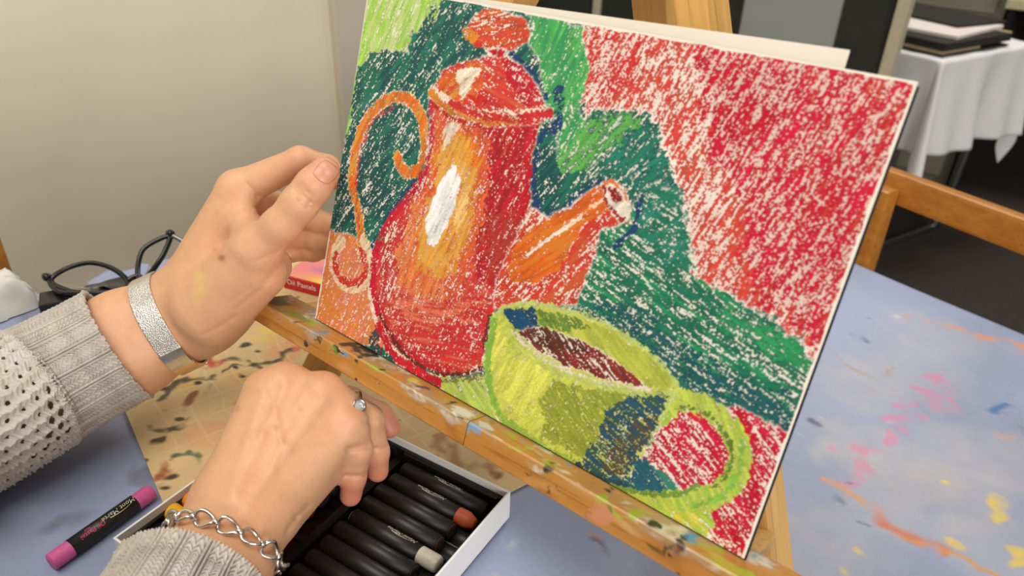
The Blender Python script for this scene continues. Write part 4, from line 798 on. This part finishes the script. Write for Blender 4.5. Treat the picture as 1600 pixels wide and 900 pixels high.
def relax(V, F, it=2, lam=.5):
    e = np.concatenate([F[:, [0, 1]], F[:, [1, 2]], F[:, [2, 3]], F[:, [3, 0]]]); deg = np.bincount(e.ravel(), minlength=len(V)).astype(float)
    for _ in range(it):
        a = np.stack([np.bincount(e[:, 0], V[e[:, 1], k], len(V))+np.bincount(e[:, 1], V[e[:, 0], k], len(V)) for k in range(3)], 1)
        V = V+lam*(a/deg[:, None]-V)
    return V
def ring_round(f, c, axis, n=48, start=(0, 0, 1), rmax=.08):
    """points where rays from c, square to axis, leave the solid"""
    axis = np.asarray(axis)/np.linalg.norm(axis); u = np.asarray(start, float); u -= (u@axis)*axis; u /= np.linalg.norm(u); w = np.cross(axis, u)
    a = np.arange(n)*2*math.pi/n; D = np.cos(a)[:, None]*u+np.sin(a)[:, None]*w; r = np.zeros(n)
    for _ in range(60): r += np.clip(-f(c+D*r[:, None]), -.004, .004)*.8
    return c+D*r[:, None], D
CAMP = np.array(cam.matrix_world.translation)
skin = NT('skin'); at_ = skin.attr('Col'); vv_ = skin.coords()
nz = skin.noise(vv_, 160, 4); cc_ = skin.mix(1, at_.outputs['Color'], skin.ramp(nz, [(.3, (.93, .90, .88, 1)), (.7, (1, 1, 1, 1))]), 'MULTIPLY')
skin.base(cc_); skin.set(Roughness=.48, Subsurface_Weight=.12, Subsurface_Scale=.004); skin.b.inputs['Subsurface Radius'].default_value = (1, .35, .2)
vo = skin.node('ShaderNodeTexVoronoi', i_Scale=900.); skin.link(vv_, vo.inputs['Vector']); n5 = skin.noise(vv_, 420, 4); mm_ = skin.node('ShaderNodeMath', operation='ADD'); skin.link(vo.outputs[0], mm_.inputs[0]); skin.link(n5, mm_.inputs[1]); skin.bump(mm_.outputs[0], .22, .0004)
person = empty('person', tuple(np.array((-0.1827,-0.1648,0.7400))-[0, 0, .0]), label='person in a pale knitted sweater holding the drawing and picking a pastel', cat='person')
# ---- left arm: thumb on the front of the drawing, fingers behind it
LA = Arm(); LA.view = np.array((-0.0512,-0.0121,0.8788))-CAMP
LA.palm = [
 ((-0.0697,0.0028,0.9140), (-0.0928,-0.0350,0.8422), .0135, .0195), ((-0.0837,0.0118,0.9014), (-0.1023,-0.0330,0.8291), .0135, .019), ((-0.0915,0.0224,0.8842), (-0.1072,-0.0297,0.8190), .0135, .019), ((-0.0835,0.0243,0.8725), (-0.1041,-0.0295,0.8121), .0125, .019),
 ((-0.0290,-0.0147,0.8915), (-0.0703,-0.0350,0.8483), .0125, .0185), ((-0.0342,-0.0116,0.8716), (-0.0651,-0.0321,0.8389), .0160, .0215), ((-0.0542,0.0071,0.8622), (-0.0790,-0.0261,0.8239), .0150, .020), ((-0.0499,-0.0054,0.9001), (-0.0379,-0.0097,0.8956), .0085, .0095),
 ((-0.1009,-0.0344,0.8356), (-0.1261,-0.0698,0.8165), .0215, .0250), ((-0.0921,-0.0359,0.8166), (-0.1155,-0.0724,0.8000), .0215, .0265),
 ((-0.1261,-0.0698,0.8165), (-0.1433,-0.1630,0.7923), .0250, .027), ((-0.1155,-0.0724,0.8000), (-0.1351,-0.1631,0.7836), .0265, .028)]
LA.fingers = [
 ([(-0.0702,0.0034,0.9154), (-0.0379,0.0317,0.9355), (-0.0261,0.0434,0.9309), (-0.0131,0.0406,0.9273)], [.0120, .0094, .0080, .0072]),
 ([(-0.0816,0.0135,0.9014), (-0.0560,0.0384,0.8923), (-0.0291,0.0386,0.8901), (-0.0094,0.0348,0.8941)], [.0120, .0096, .0082, .0075]),
 ([(-0.0899,0.0214,0.8851), (-0.0602,0.0343,0.8715), (-0.0320,0.0352,0.8788), (-0.0122,0.0334,0.8852)], [.0118, .0092, .0080, .0072]),
 ([(-0.0877,0.0244,0.8711), (-0.0639,0.0312,0.8613), (-0.0406,0.0351,0.8679), (-0.0247,0.0354,0.8753)], [.0108, .0080, .0072, .0066])]
LA.thumb = ([(-0.0278,-0.0139,0.8933), (-0.0140,-0.0045,0.9113), (-0.0061,0.0047,0.9243), (-0.0020,0.0134,0.9345), (0.0006,0.0210,0.9420)], [.0125, .0112, .0108, .0104, .0090])
vw = LA.view/np.linalg.norm(LA.view)
def groove(A_, pts, w, amp, dm=.02): A_.relief.append((pts, w, amp, dm))
for off in (0, 9, 16):
    pass
groove(LA, [(-0.0045,0.0037,0.9359), (0.0005,0.0030,0.9318), (0.0051,0.0042,0.9287), (0.0084,0.0071,0.9270)], .0012, -.0011)
groove(LA, [(-0.0053,0.0018,0.9342), (-0.0002,0.0010,0.9298), (0.0048,0.0023,0.9263), (0.0077,0.0050,0.9250)], .0012, -.0012)
groove(LA, [(-0.0036,0.0056,0.9376), (0.0012,0.0051,0.9338), (0.0056,0.0064,0.9310)], .0011, -.0008)
groove(LA, [(-0.0566,0.0022,0.9233), (-0.0419,0.0002,0.9211), (-0.0302,0.0008,0.9175)], .0016, -.0012)
groove(LA, [(-0.0486,-0.0071,0.9065), (-0.0346,-0.0036,0.9123), (-0.0299,0.0005,0.9168)], .0012, -.0007)
groove(LA, [(-0.0206,-0.0240,0.8900), (-0.0159,-0.0106,0.8931), (-0.0162,-0.0013,0.8961)], .0016, -.0006)
groove(LA, [(-0.0432,-0.0274,0.8499), (-0.0318,-0.0161,0.8630), (-0.0282,-0.0046,0.8747)], .0018, -.0006); groove(LA, [(-0.0463,-0.0294,0.8544), (-0.0341,-0.0203,0.8658)], .0014, -.0004)
groove(LA, [(-0.0628,-0.0435,0.8291), (-0.0515,-0.0364,0.8367), (-0.0458,-0.0269,0.8435)], .0016, -.0007)
groove(LA, [(-0.0656,-0.0139,0.9071), (-0.0485,-0.0208,0.8879), (-0.0528,-0.0298,0.8666)], .006, .0006, .03)
LB_ = np.array([(0.0146,0.0271,0.9612), (-0.0603,-0.0809,0.8945), (-0.0677,-0.1942,0.8293), (-0.0572,0.0678,0.7752), (-0.2771,-0.0880,0.7566), (-0.1018,0.1291,0.8646), (-0.1432,-0.0078,0.7243), (-0.2297,-0.1313,0.6885), (-0.1132,-0.1323,0.8611), (-0.2006,-0.1852,0.7435), (-0.1315,-0.1696,0.8302)])
lo_, hi_ = LB_.min(0), LB_.max(0)
def arm_mesh(A_, lo, hi, name, spots, h=.00105):
    V_, F_ = surface_nets(A_, lo, hi, h); V_ = relax(V_, F_, 2, .4)
    col = np.tile(np.array(lin((222, 171, 131))), (len(V_), 1)); vd = A_.view/np.linalg.norm(A_.view)
    for p, r, c, a, mode in spots:
        p = np.asarray(p); q = V_-p
        if mode: q = q-np.outer(q@vd, vd)*(np.abs(q@vd) < .03)[:, None]
        m = a*np.exp(-(np.linalg.norm(q, axis=1)/r)**(2 if mode != 2 else 6)); col = col*(1-m[:, None])+np.array(lin(c))*m[:, None]
    o = mesh(name, V_, F_, skin.m, person, True, cols=col); return o
PK = (226, 150, 124); PKD = (206, 122, 98); PALE = (228, 180, 140)
la_spots = [((0.0044,0.0168,0.9443), .012, PK, .5, 0), ((-0.0354,0.0289,0.9369), .012, (226, 160, 130), .5, 0), ((-0.0463,-0.0007,0.9086), .02, PALE, .5, 0),
 ((-0.0514,-0.0266,0.8832), .0022, (150, 84, 56), .85, 1), ((-0.0588,-0.0268,0.8867), .0015, (190, 120, 90), .5, 1), ((-0.0686,-0.0348,0.8665), .0035, (226, 200, 110), .6, 1), ((-0.0651,-0.0368,0.8601), .0035, (226, 200, 110), .6, 1), ((-0.0642,-0.0416,0.8528), .003, (222, 196, 120), .4, 1)]
arm_mesh(LA, lo_, hi_, 'left_arm', la_spots)
# thumbnail
def nail(A_, c, along, L, Wd, pinkc, name='thumbnail'):
    c = np.asarray(c); al = np.asarray(along); nrm = -(c-CAMP)/np.linalg.norm(c-CAMP); nrm = nrm+np.array([0, 0, .25]); al = al/np.linalg.norm(al); nrm -= (nrm@al)*al; nrm /= np.linalg.norm(nrm); sd = np.cross(al, nrm)
    n = 22; ii, jj = np.meshgrid(np.linspace(-1, 1, n), np.linspace(-1, 1, n), indexing='ij'); ii = ii.ravel(); jj = jj.ravel()
    x = .5*ii*np.sqrt(1-.5*jj*jj)+.5*ii; y = .5*jj*np.sqrt(1-.5*ii*ii)+.5*jj; V_ = c+np.outer(x, al)*L/2+np.outer(y, sd)*Wd/2+nrm*.012
    for _ in range(14): V_ = V_-np.outer(np.clip(A_(V_)-.00025+.0005*np.maximum(abs(x), abs(y))**4, -.003, .003)*.9, nrm)
    o = mesh(name, V_, grid_faces(n, n), NAILM, person, True); m_ = o.modifiers.new('thick', 'SOLIDIFY'); m_.thickness = .0005; return o
NAILM = plain('fingernail', (214, 150, 122), .32, vary=.03, scale=200)
nail(LA, (0.0085,0.0150,0.9455), np.array((0.0002,0.0202,0.9413))-np.array((-0.0061,0.0047,0.9243)), .0118, .0115, None)
# ---- right arm reaching into the tray
RA = Arm(); RA.view = np.array((0.0459,-0.0592,0.8129))-CAMP
RA.palm = [
 ((0.0180,-0.0531,0.8266), (0.0435,-0.0976,0.7955), .0120, .0165), ((0.0284,-0.0445,0.8332), (0.0488,-0.1017,0.7963), .0118, .0172), ((0.0493,-0.0342,0.8310), (0.0562,-0.1012,0.7951), .0122, .0180), ((0.0672,-0.0312,0.8144), (0.0617,-0.0962,0.7882), .0108, .0175),
 ((0.0597,-0.0440,0.7892), (0.0587,-0.0838,0.7785), .0130, .0165), ((0.0227,-0.0589,0.7941), (0.0351,-0.0924,0.7797), .0150, .0180),
 ((0.0493,-0.1027,0.7925), (0.0778,-0.1476,0.7892), .0180, .0235), ((0.0662,-0.1005,0.7915), (0.0900,-0.1443,0.7849), .0190, .0250),
 ((0.0778,-0.1476,0.7892), (0.1024,-0.1869,0.7897), .0235, .027), ((0.0900,-0.1443,0.7849), (0.1174,-0.1852,0.7903), .0250, .028)]
RA.fingers = [
 ([(0.0170,-0.0521,0.8250), (0.0074,-0.0298,0.7901), (0.0275,-0.0298,0.7769), (0.0422,-0.0336,0.7742)], [.0115, .0092, .0080, .0072]),
 ([(0.0281,-0.0439,0.8322), (0.0364,-0.0048,0.7992), (0.0450,0.0106,0.7833), (0.0520,0.0127,0.7747)], [.0118, .0094, .0082, .0074]),
 ([(0.0494,-0.0336,0.8298), (0.0666,-0.0156,0.8084), (0.0699,-0.0144,0.7828), (0.0711,-0.0157,0.7680)], [.0113, .0089, .0079, .0070]),
 ([(0.0677,-0.0311,0.8141), (0.0735,-0.0308,0.7985), (0.0713,-0.0351,0.7772), (0.0708,-0.0381,0.7639)], [.0102, .0083, .0076, .0068])]
RA.thumb = ([(0.0223,-0.0765,0.7907), (0.0241,-0.0629,0.7755), (0.0342,-0.0512,0.7688), (0.0414,-0.0441,0.7670)], [.0130, .0110, .0098, .0085])
for pts in ([(0.0269,-0.0593,0.8326), (0.0364,-0.0791,0.8160), (0.0528,-0.1013,0.8085)], [(0.0380,-0.0510,0.8400), (0.0450,-0.0746,0.8228), (0.0592,-0.1030,0.8093)], [(0.0603,-0.0425,0.8361), (0.0588,-0.0682,0.8169), (0.0663,-0.1007,0.8050)]): groove(RA, pts, .0032, .0011, .03)
groove(RA, [(0.0422,-0.0624,0.8322), (0.0547,-0.0691,0.8200), (0.0589,-0.0800,0.8109)], .0016, .0009, .03); groove(RA, [(0.0512,-0.0504,0.8390), (0.0547,-0.0691,0.8200)], .0014, .0005, .03)
for c in ((0.0338,-0.0500,0.8438), (0.0731,-0.0351,0.8247), (0.0554,-0.0390,0.8399), (0.0240,-0.0582,0.8371)): groove(RA, [np.array(c)-[.002, 0, 0], np.array(c)+[.002, 0, 0]], .0055, .0018, .02)
groove(RA, [(0.0769,-0.0879,0.7815), (0.0752,-0.0801,0.7839), (0.0751,-0.0718,0.7852)], .0016, -.0010, .03)
for a, b in (((0.0751,-0.0406,0.8074), (0.0815,-0.0291,0.8062)), ((0.0759,-0.0409,0.8061), (0.0825,-0.0296,0.8046)), ((0.0702,-0.0407,0.7828), (0.0802,-0.0332,0.7825)), ((0.0713,-0.0244,0.8133), (0.0770,-0.0132,0.8126)), ((0.0696,-0.0209,0.7903), (0.0771,-0.0119,0.7885))): groove(RA, [a, b], .0011, -.0011, .012)
RB = np.array([(0.0386,-0.0774,0.8749), (0.1151,-0.0248,0.8657), (0.0739,0.0068,0.7145), (0.1115,-0.2168,0.8092), (0.1640,-0.1796,0.8043), (-0.0603,-0.0108,0.7915), (0.0312,0.0388,0.7625), (-0.0429,-0.0776,0.7627), (0.0147,-0.1788,0.7247), (0.1172,-0.1242,0.8092)])
ra_spots = [((0.0746,-0.0409,0.7681), .017, (214, 120, 104), .8, 0), ((0.0744,-0.0174,0.7702), .016, (214, 124, 104), .7, 0), ((0.0557,0.0107,0.7781), .016, (214, 124, 104), .7, 0), ((0.0782,-0.0345,0.8025), .012, (222, 150, 124), .5, 0), ((0.0731,-0.0351,0.8247), .010, (230, 164, 136), .5, 0), ((0.0525,-0.0685,0.8133), .04, (222, 172, 128), .5, 0),
 ((0.0462,-0.0658,0.8234), .0018, (170, 120, 86), .5, 1), ((0.0536,-0.0532,0.8326), .0014, (180, 126, 92), .4, 1), ((0.0180,-0.0719,0.8251), .0018, (170, 116, 80), .5, 1)]
arm_mesh(RA, RB.min(0), RB.max(0), 'right_arm', ra_spots)
# ---------------------------------------------------------------- knitted sleeves
knit = NT('pale_grey_knit'); kv = knit.coords(); kn = knit.noise(kv, 300, 4)
kc = knit.attr('Col').outputs['Color']; knit.base(knit.mix(1, kc, knit.ramp(kn, [(.3, (.86, .85, .84, 1)), (.7, (1, 1, 1, 1))]), 'MULTIPLY')); knit.set(Roughness=.95); knit.bump(knit.noise(kv, 1800, 3), .5, .0005)
def sleeve(path, rad, flat_, ref, cuff, ribs, name, lace=True, nv=420, roll=0.):
    p = smooth_path(path, nv); t = np.gradient(p, axis=0); dl = np.linalg.norm(t, axis=1); s = np.concatenate([[0], np.cumsum(dl[1:])]); t /= dl[:, None]
    nu = ribs*26; th = np.arange(nu)*2*math.pi/nu; R_ = np.interp(s, *zip(*rad)); Fl = np.interp(s, *zip(*flat_))
    u = np.asarray(ref, float); Vt = np.zeros((nu, nv, 3)); hole = np.zeros((nu, nv), bool)
    cb = (th[:, None]*ribs/(2*math.pi)+roll) % 1; c = (cb-.5)*2; ac = np.abs(c)
    sv = s[None]+0*cb
    # cuff: a band of V stitches between two plain ridges
    row = .0029; two = np.abs((c/.70 % 1)*2-1); ph = (sv/row-.9*two) % 1
    vst = (.5-.5*np.cos(2*math.pi*ph))**.8*(.35+.65*np.sin(math.pi*np.clip((c/.70 % 1), 0, 1))**.7)
    ridge = np.exp(-((ac-.84)/.085)**2)*(1+.10*np.sin(2*math.pi*sv/.003))-.9*np.exp(-((ac-1)/.06)**2)-.5*np.exp(-((ac-.70)/.05)**2)
    hc = np.where(ac < .70, (.0024*vst-.0004), 0)+.0021*ridge
    # above the cuff: chunky rows with an openwork band
    cw = 1/ (ribs*1.6); cc = (th[:, None]/(2*math.pi)/cw+.35*np.sin(sv/.011)) ; cf = (cc % 1)-.5; rw = .0062; rf = ((sv/rw+.5*(np.floor(cc) % 2)) % 1)-.5
    cord = np.exp(-((np.abs(cf)-.5)/.2)**2)+.9*np.exp(-((np.abs(rf)-.5)/.24)**2)
    hl = .0024*np.exp(-((np.abs(cf)-.5)/.22)**2)*(1+.22*np.cos(2*math.pi*sv/.0042))+.0013*np.exp(-((np.abs(rf)-.5)/.22)**2)+.0007*np.cos(2*math.pi*(sv/.0024+1.6*np.abs(cf)))
    k = np.clip((sv-cuff)/.004, 0, 1); H = hc*(1-k)+hl*k+.0022*np.exp(-((sv-cuff)/.0025)**2)+.0012*np.exp(-(sv/.0018)**2)
    swell = 1+.012*np.sin(3*th[:, None]+sv*30)+.01*np.sin(5*th[:, None]-sv*45)
    hole = (k > .9) & (np.hypot(cf/.34, rf/.33) < np.where(np.sin(th[:, None]*2+sv*60)+.4*np.sin(sv*140) > -.2, 1.0, .55))
    for i in range(nv):
        u = u-(u@t[i])*t[i]; u /= np.linalg.norm(u); w = np.cross(t[i], u)
        r1 = R_[i]*swell[:, i]+H[:, i]; Vt[:, i] = p[i]+(r1*np.cos(th))[:, None]*u+(r1*Fl[i]*np.sin(th))[:, None]*w
    zf = np.full(Vt.shape[:2], TT+.0012); loc = (Vt-np.array(TR.translation)) @ np.array(TR.to_3x3()); ed = np.minimum(np.minimum(loc[..., 0], TL1-loc[..., 0]), np.minimum(-loc[..., 1], TL2+loc[..., 1]))
    zf += (BT+THt+.0005)*np.clip((ed+.006)/.004, 0, 1); Vt[..., 2] = np.maximum(Vt[..., 2], zf)
    F = grid_faces(nu, nv, True); hf = hole.reshape(-1)[F].all(1)
    if lace: F = F[~hf]
    n0 = fft_noise((nu, nv), 9, 9, 0, 5); col = np.array(lin((206, 198, 187)))*(1+.05*n0)[..., None]; blu = np.clip(n0*.5-.3, 0, 1)[..., None]*.35; col = col*(1-blu)+np.array(lin((200, 204, 206)))*blu
    o = mesh(name, Vt.reshape(-1, 3), F, knit.m, person, True, cols=col.reshape(-1, 3)); m_ = o.modifiers.new('thick', 'SOLIDIFY'); m_.thickness = .0012; m_.offset = -1
    return o
sleeve([(-0.1224,-0.0753,0.8092), (-0.1286,-0.0951,0.8029), (-0.1341,-0.1187,0.7968), (-0.1332,-0.1516,0.7932), (-0.1383,-0.1847,0.7857), (-0.1396,-0.2125,0.7812)], [(0, .0440), (.02, .0440), (.06, .0455), (.12, .047), (.2, .048)], [(0, .93), (.2, .90)], vw*-1, .056, 20, 'sweater_sleeve')
sleeve([(0.0751,-0.1435,0.7878), (0.0840,-0.1579,0.7866), (0.0986,-0.1777,0.7883), (0.1144,-0.2013,0.7915)], [(0, .0425), (.02, .0430), (.06, .0450), (.14, .046)], [(0, .9), (.2, .9)], -RA.view, .056, 20, 'sweater_sleeve', nv=260)
def upper_sleeve(path, rad):
    p = smooth_path(path, 70); V_, F_ = sweep(p, np.interp(np.linspace(0, 1, 70), [0, .3, .5, 1], rad), 160, flat=.95, ref=(0, 0, 1)); V_ = np.array(V_); cen_ = np.repeat(p, 160, 0); ki = np.tile(np.arange(160), 70)
    V_ = V_+(V_-cen_)*(.035*np.abs(np.cos(ki*math.pi*20/160))+.012*np.cos(np.repeat(np.arange(70), 160)*2.2))[:, None]
    V_[:, 2] = np.maximum(V_[:, 2], np.where(V_[:, 1]*tv[1]+V_[:, 0]*tv[0] > V0, TT+.0012, 0)); n0 = np.random.default_rng(2).normal(0, .03, len(V_))
    return mesh('sweater_sleeve', V_, F_, knit.m, person, True, cols=np.array(lin((206, 198, 187)))*(1+n0)[:, None])
upper_sleeve([(-0.1388,-0.2058,0.7825), (-0.1420,-0.2225,0.7783), (-.285, -.285, .800), (-.315, -.335, .822), (-.325, -.42, .92), (-.32, -.50, 1.06)], [.0475, .049, .052, .060])
upper_sleeve([(0.1111,-0.1957,0.7915), (0.1180,-0.2059,0.7933), (.045, -.300, .812), (.02, -.355, .826), (-.005, -.43, .92), (-.02, -.50, 1.06)], [.0460, .049, .052, .060])
# ---------------------------------------------------------------- jewellery
silver = plain('polished_silver', (214, 212, 206), .18, 1, vary=.05, scale=400)
mshm = NT('silver_mesh'); mv = mshm.coords(); mvo = mshm.node('ShaderNodeTexVoronoi', i_Scale=1500.); mshm.link(mv, mvo.inputs['Vector'])
mshm.base((.70, .68, .65, 1)); mshm.set(Metallic=1, Roughness=.3); mshm.bump(mvo.outputs[0], .8, .0005)
def band(name, f, c, axis, width, off, thick, mat, par, a0=0, a1=2*math.pi, start=(0, 0, 1), n=72, nw=7, tilt=None):
    axis = np.asarray(axis)/np.linalg.norm(axis); rings = []
    for w in np.linspace(-width/2, width/2, nw):
        r, D = ring_round(f, np.asarray(c)+axis*w, axis, 96, start); rings.append((r, D))
    R0 = np.mean([r-np.asarray(c)-axis*w for (r, D), w in zip(rings, np.linspace(-width/2, width/2, nw))], 0); D = rings[0][1]
    rad = np.max([np.linalg.norm(r-np.asarray(c)-axis*w, axis=1) for (r, D_), w in zip(rings, np.linspace(-width/2, width/2, nw))], 0)
    for _ in range(4): rad = np.maximum(rad, (np.roll(rad, 1)+np.roll(rad, -1))/2)
    k0, k1 = int(round(a0/(2*math.pi)*96)), int(round(a1/(2*math.pi)*96)); ks = np.arange(k0, k1+(0 if k1-k0 >= 96 else 1)); full = k1-k0 >= 96
    Vv = []
    prof = [(-width/2, off), (-width/2, off+thick*.7), (-width/2+thick*.4, off+thick), (width/2-thick*.4, off+thick), (width/2, off+thick*.7), (width/2, off)]
    for k in ks:
        for w, o_ in prof: Vv.append(np.asarray(c)+axis*w+D[k % 96]*(rad[k % 96]+o_))
    m = len(prof); F_ = []; nk = len(ks)
    for i in range(nk if full else nk-1):
        j = (i+1) % nk
        for q in range(m): F_.append((i*m+q, i*m+(q+1) % m, j*m+(q+1) % m, j*m+q))
    if not full: F_.append(tuple(range(m))[::-1]); F_.append(tuple((nk-1)*m+q for q in range(m)))
    return mesh(name, Vv, F_, mat, par, False)
wc = np.array((-0.1046,-0.0452,0.8201)); wax = np.array((-0.0966,-0.0342,0.8256))-np.array((-0.1230,-0.0737,0.8070)); wax /= np.linalg.norm(wax)
wb = empty('mesh_wristband', tuple(wc), label='silver mesh wristband with a polished clasp on the wrist by the drawing', cat='bracelet')
st_ = -vw
bnd = band('band', LA, wc, wax, .0155, .0004, .0014, mshm.m, wb, start=st_)
gold = plain('pale_gold_clasp', (222, 198, 160), .2, 1, vary=.05)
# which way round the band runs: sd points down the picture side of the wrist
sd = np.cross(wax, st_/np.linalg.norm(st_)); dwn = -1 if sd[2] > 0 else 1
def arc(a, b): return (a, b) if dwn > 0 else (2*math.pi-b, 2*math.pi-a)
for (a, b), m_, w_, nm in ((arc(.62, .95), silver, .0160, 'clasp_plate'), (arc(1.0, 1.55), gold, .0162, 'clasp_plate'), (arc(1.6, 1.75), silver, .0166, 'clasp_bar'), (arc(.55, .6), silver, .0166, 'clasp_bar')):
    band(nm, LA, wc, wax, w_, .0014, .0012, m_, wb, a, b, start=st_)
# chain bracelet: twisted open links joined by small collars
bc_ = np.array((0.0599,-0.1241,0.7903)); bax = np.array((0.0528,-0.1058,0.7925))-np.array((0.0711,-0.1480,0.7800)); bax /= np.linalg.norm(bax); tl = RA.view/np.linalg.norm(RA.view)
rg, rD = ring_round(RA, bc_, bax, 120, -tl)
cen = rg.mean(0); path = rg+rD*.0042; path = smooth_path(path[::6], 240, True)
seg_ = np.linalg.norm(np.roll(path, -1, 0)-path, axis=1); cum = np.concatenate([[0], np.cumsum(seg_)]); tot = cum[-1]
def on_path(s): s = s % tot; return np.array([np.interp(s, cum, np.append(path[:, k], path[0, k])) for k in range(3)])
br = empty('chain_bracelet', tuple(cen-np.array([0, 0, .02])), label='silver chain bracelet of open twisted links on the wrist above the tray', cat='bracelet')
NLK = 15; pit = tot/NLK
for k in range(NLK):
    s0 = k*pit; a, b = on_path(s0), on_path(s0+pit*.86); m_ = (a+b)/2; tx = (b-a)/np.linalg.norm(b-a); out = m_-cen; out -= (out@tx)*tx; out /= np.linalg.norm(out); sdv = np.cross(tx, out); tw = math.radians(24 if k % 2 else -18)
    s2 = sdv*math.cos(tw)+out*math.sin(tw); L_ = np.linalg.norm(b-a)/2; pts = []
    for q in range(28):
        an = 2*math.pi*q/28; x = math.cos(an); y = math.sin(an)*(1-.35*x); pts.append(m_+tx*L_*x+s2*.0036*y+out*.0010*math.sin(2*an))
    tube('link', pts, .00110, silver, br, seg=8, closed=True)
    c0 = on_path(s0+pit*.93); o2 = c0-cen; o2 -= (o2@tx)*tx; o2 /= np.linalg.norm(o2); t2 = on_path(s0+pit)-on_path(s0+pit*.86); t2 /= np.linalg.norm(t2)
    V_, F_ = lathe([(-.0017, .0012), (-.0012, .0020), (.0012, .0020), (.0017, .0012)], 12); M_ = frame(c0, t2, o2, np.cross(t2, o2)); o = mesh('collar', V_, F_, silver, br, True); o.data.transform(M_)
# rings
def ring_(f, c, axis, label, rad_off=.0012, stone=None, nm='finger_ring'):
    c = np.asarray(c); axis = np.asarray(axis)/np.linalg.norm(axis); r, D = ring_round(f, c, axis, 60, (0, 0, 1)); rr_ = np.linalg.norm(r-c, axis=1); rr_ = np.full(60, np.median(rr_))
    pts = c+D*(rr_+rad_off)[:, None]; t = empty(nm, tuple(c), label=label, cat='ring')
    tube('band', pts, .0014, silver, t, seg=10, closed=True, ref=tuple(axis))
    d = np.asarray(stone); d = d-(d@axis)*axis; d /= np.linalg.norm(d); k = np.median(rr_)+.0012
    sdv = np.cross(axis, d); MS = frame(c+d*k, d*1.3, axis*1.3, sdv*1.3)
    V_, F_ = lathe([(-.001, .0022), (.0002, .0030), (.0016, .0034), (.0020, .0031), (.0014, .0026)], 24); o = mesh('bezel', V_, F_, silver, t, True); o.data.transform(MS)
    V_, F_ = lathe([(.0008, .0024), (.0016, .0024), (.0025, .0014), (.0026, .0006)], 10); o = mesh('gemstone', V_, F_, GEM.m, t); o.data.transform(MS)
    for s in (-1, 1):
        pp = [c+(D[0]*0)+ (d*math.cos(a)+sdv*math.sin(a))*(np.median(rr_)+.0009)+axis*s*.0011*math.cos(a) for a in np.linspace(-.9, .9, 14)]; tube('shoulder', pp, .0006, silver, t, seg=8)
    return t
GEM = NT('clear_gem'); GEM.base((.95, .97, 1, 1)); GEM.set(Roughness=.02, Transmission_Weight=.6, IOR=2.0)
fr_ = RA.fingers[2][0]; ra0, ra1 = np.array(fr_[0]), np.array(fr_[1]); rfn = lambda p: chain(p, *RA.fingers[2], .0035)
tocam = CAMP-np.array((0.0630,-0.0231,0.8237)); tocam /= np.linalg.norm(tocam)
rt_ = np.array([cam.matrix_world[i][0] for i in range(3)])
ring_(rfn, ra0+(ra1-ra0)*.57, ra1-ra0, 'silver ring with a round clear stone on the hand in the tray', stone=tocam*1.0+rt_*.75+np.array([0, 0, .25]))
mf = RA.fingers[1][0]; m0, m1 = np.array(mf[1]), np.array(mf[2]); mfn = lambda p: chain(p, *RA.fingers[1], .0035)
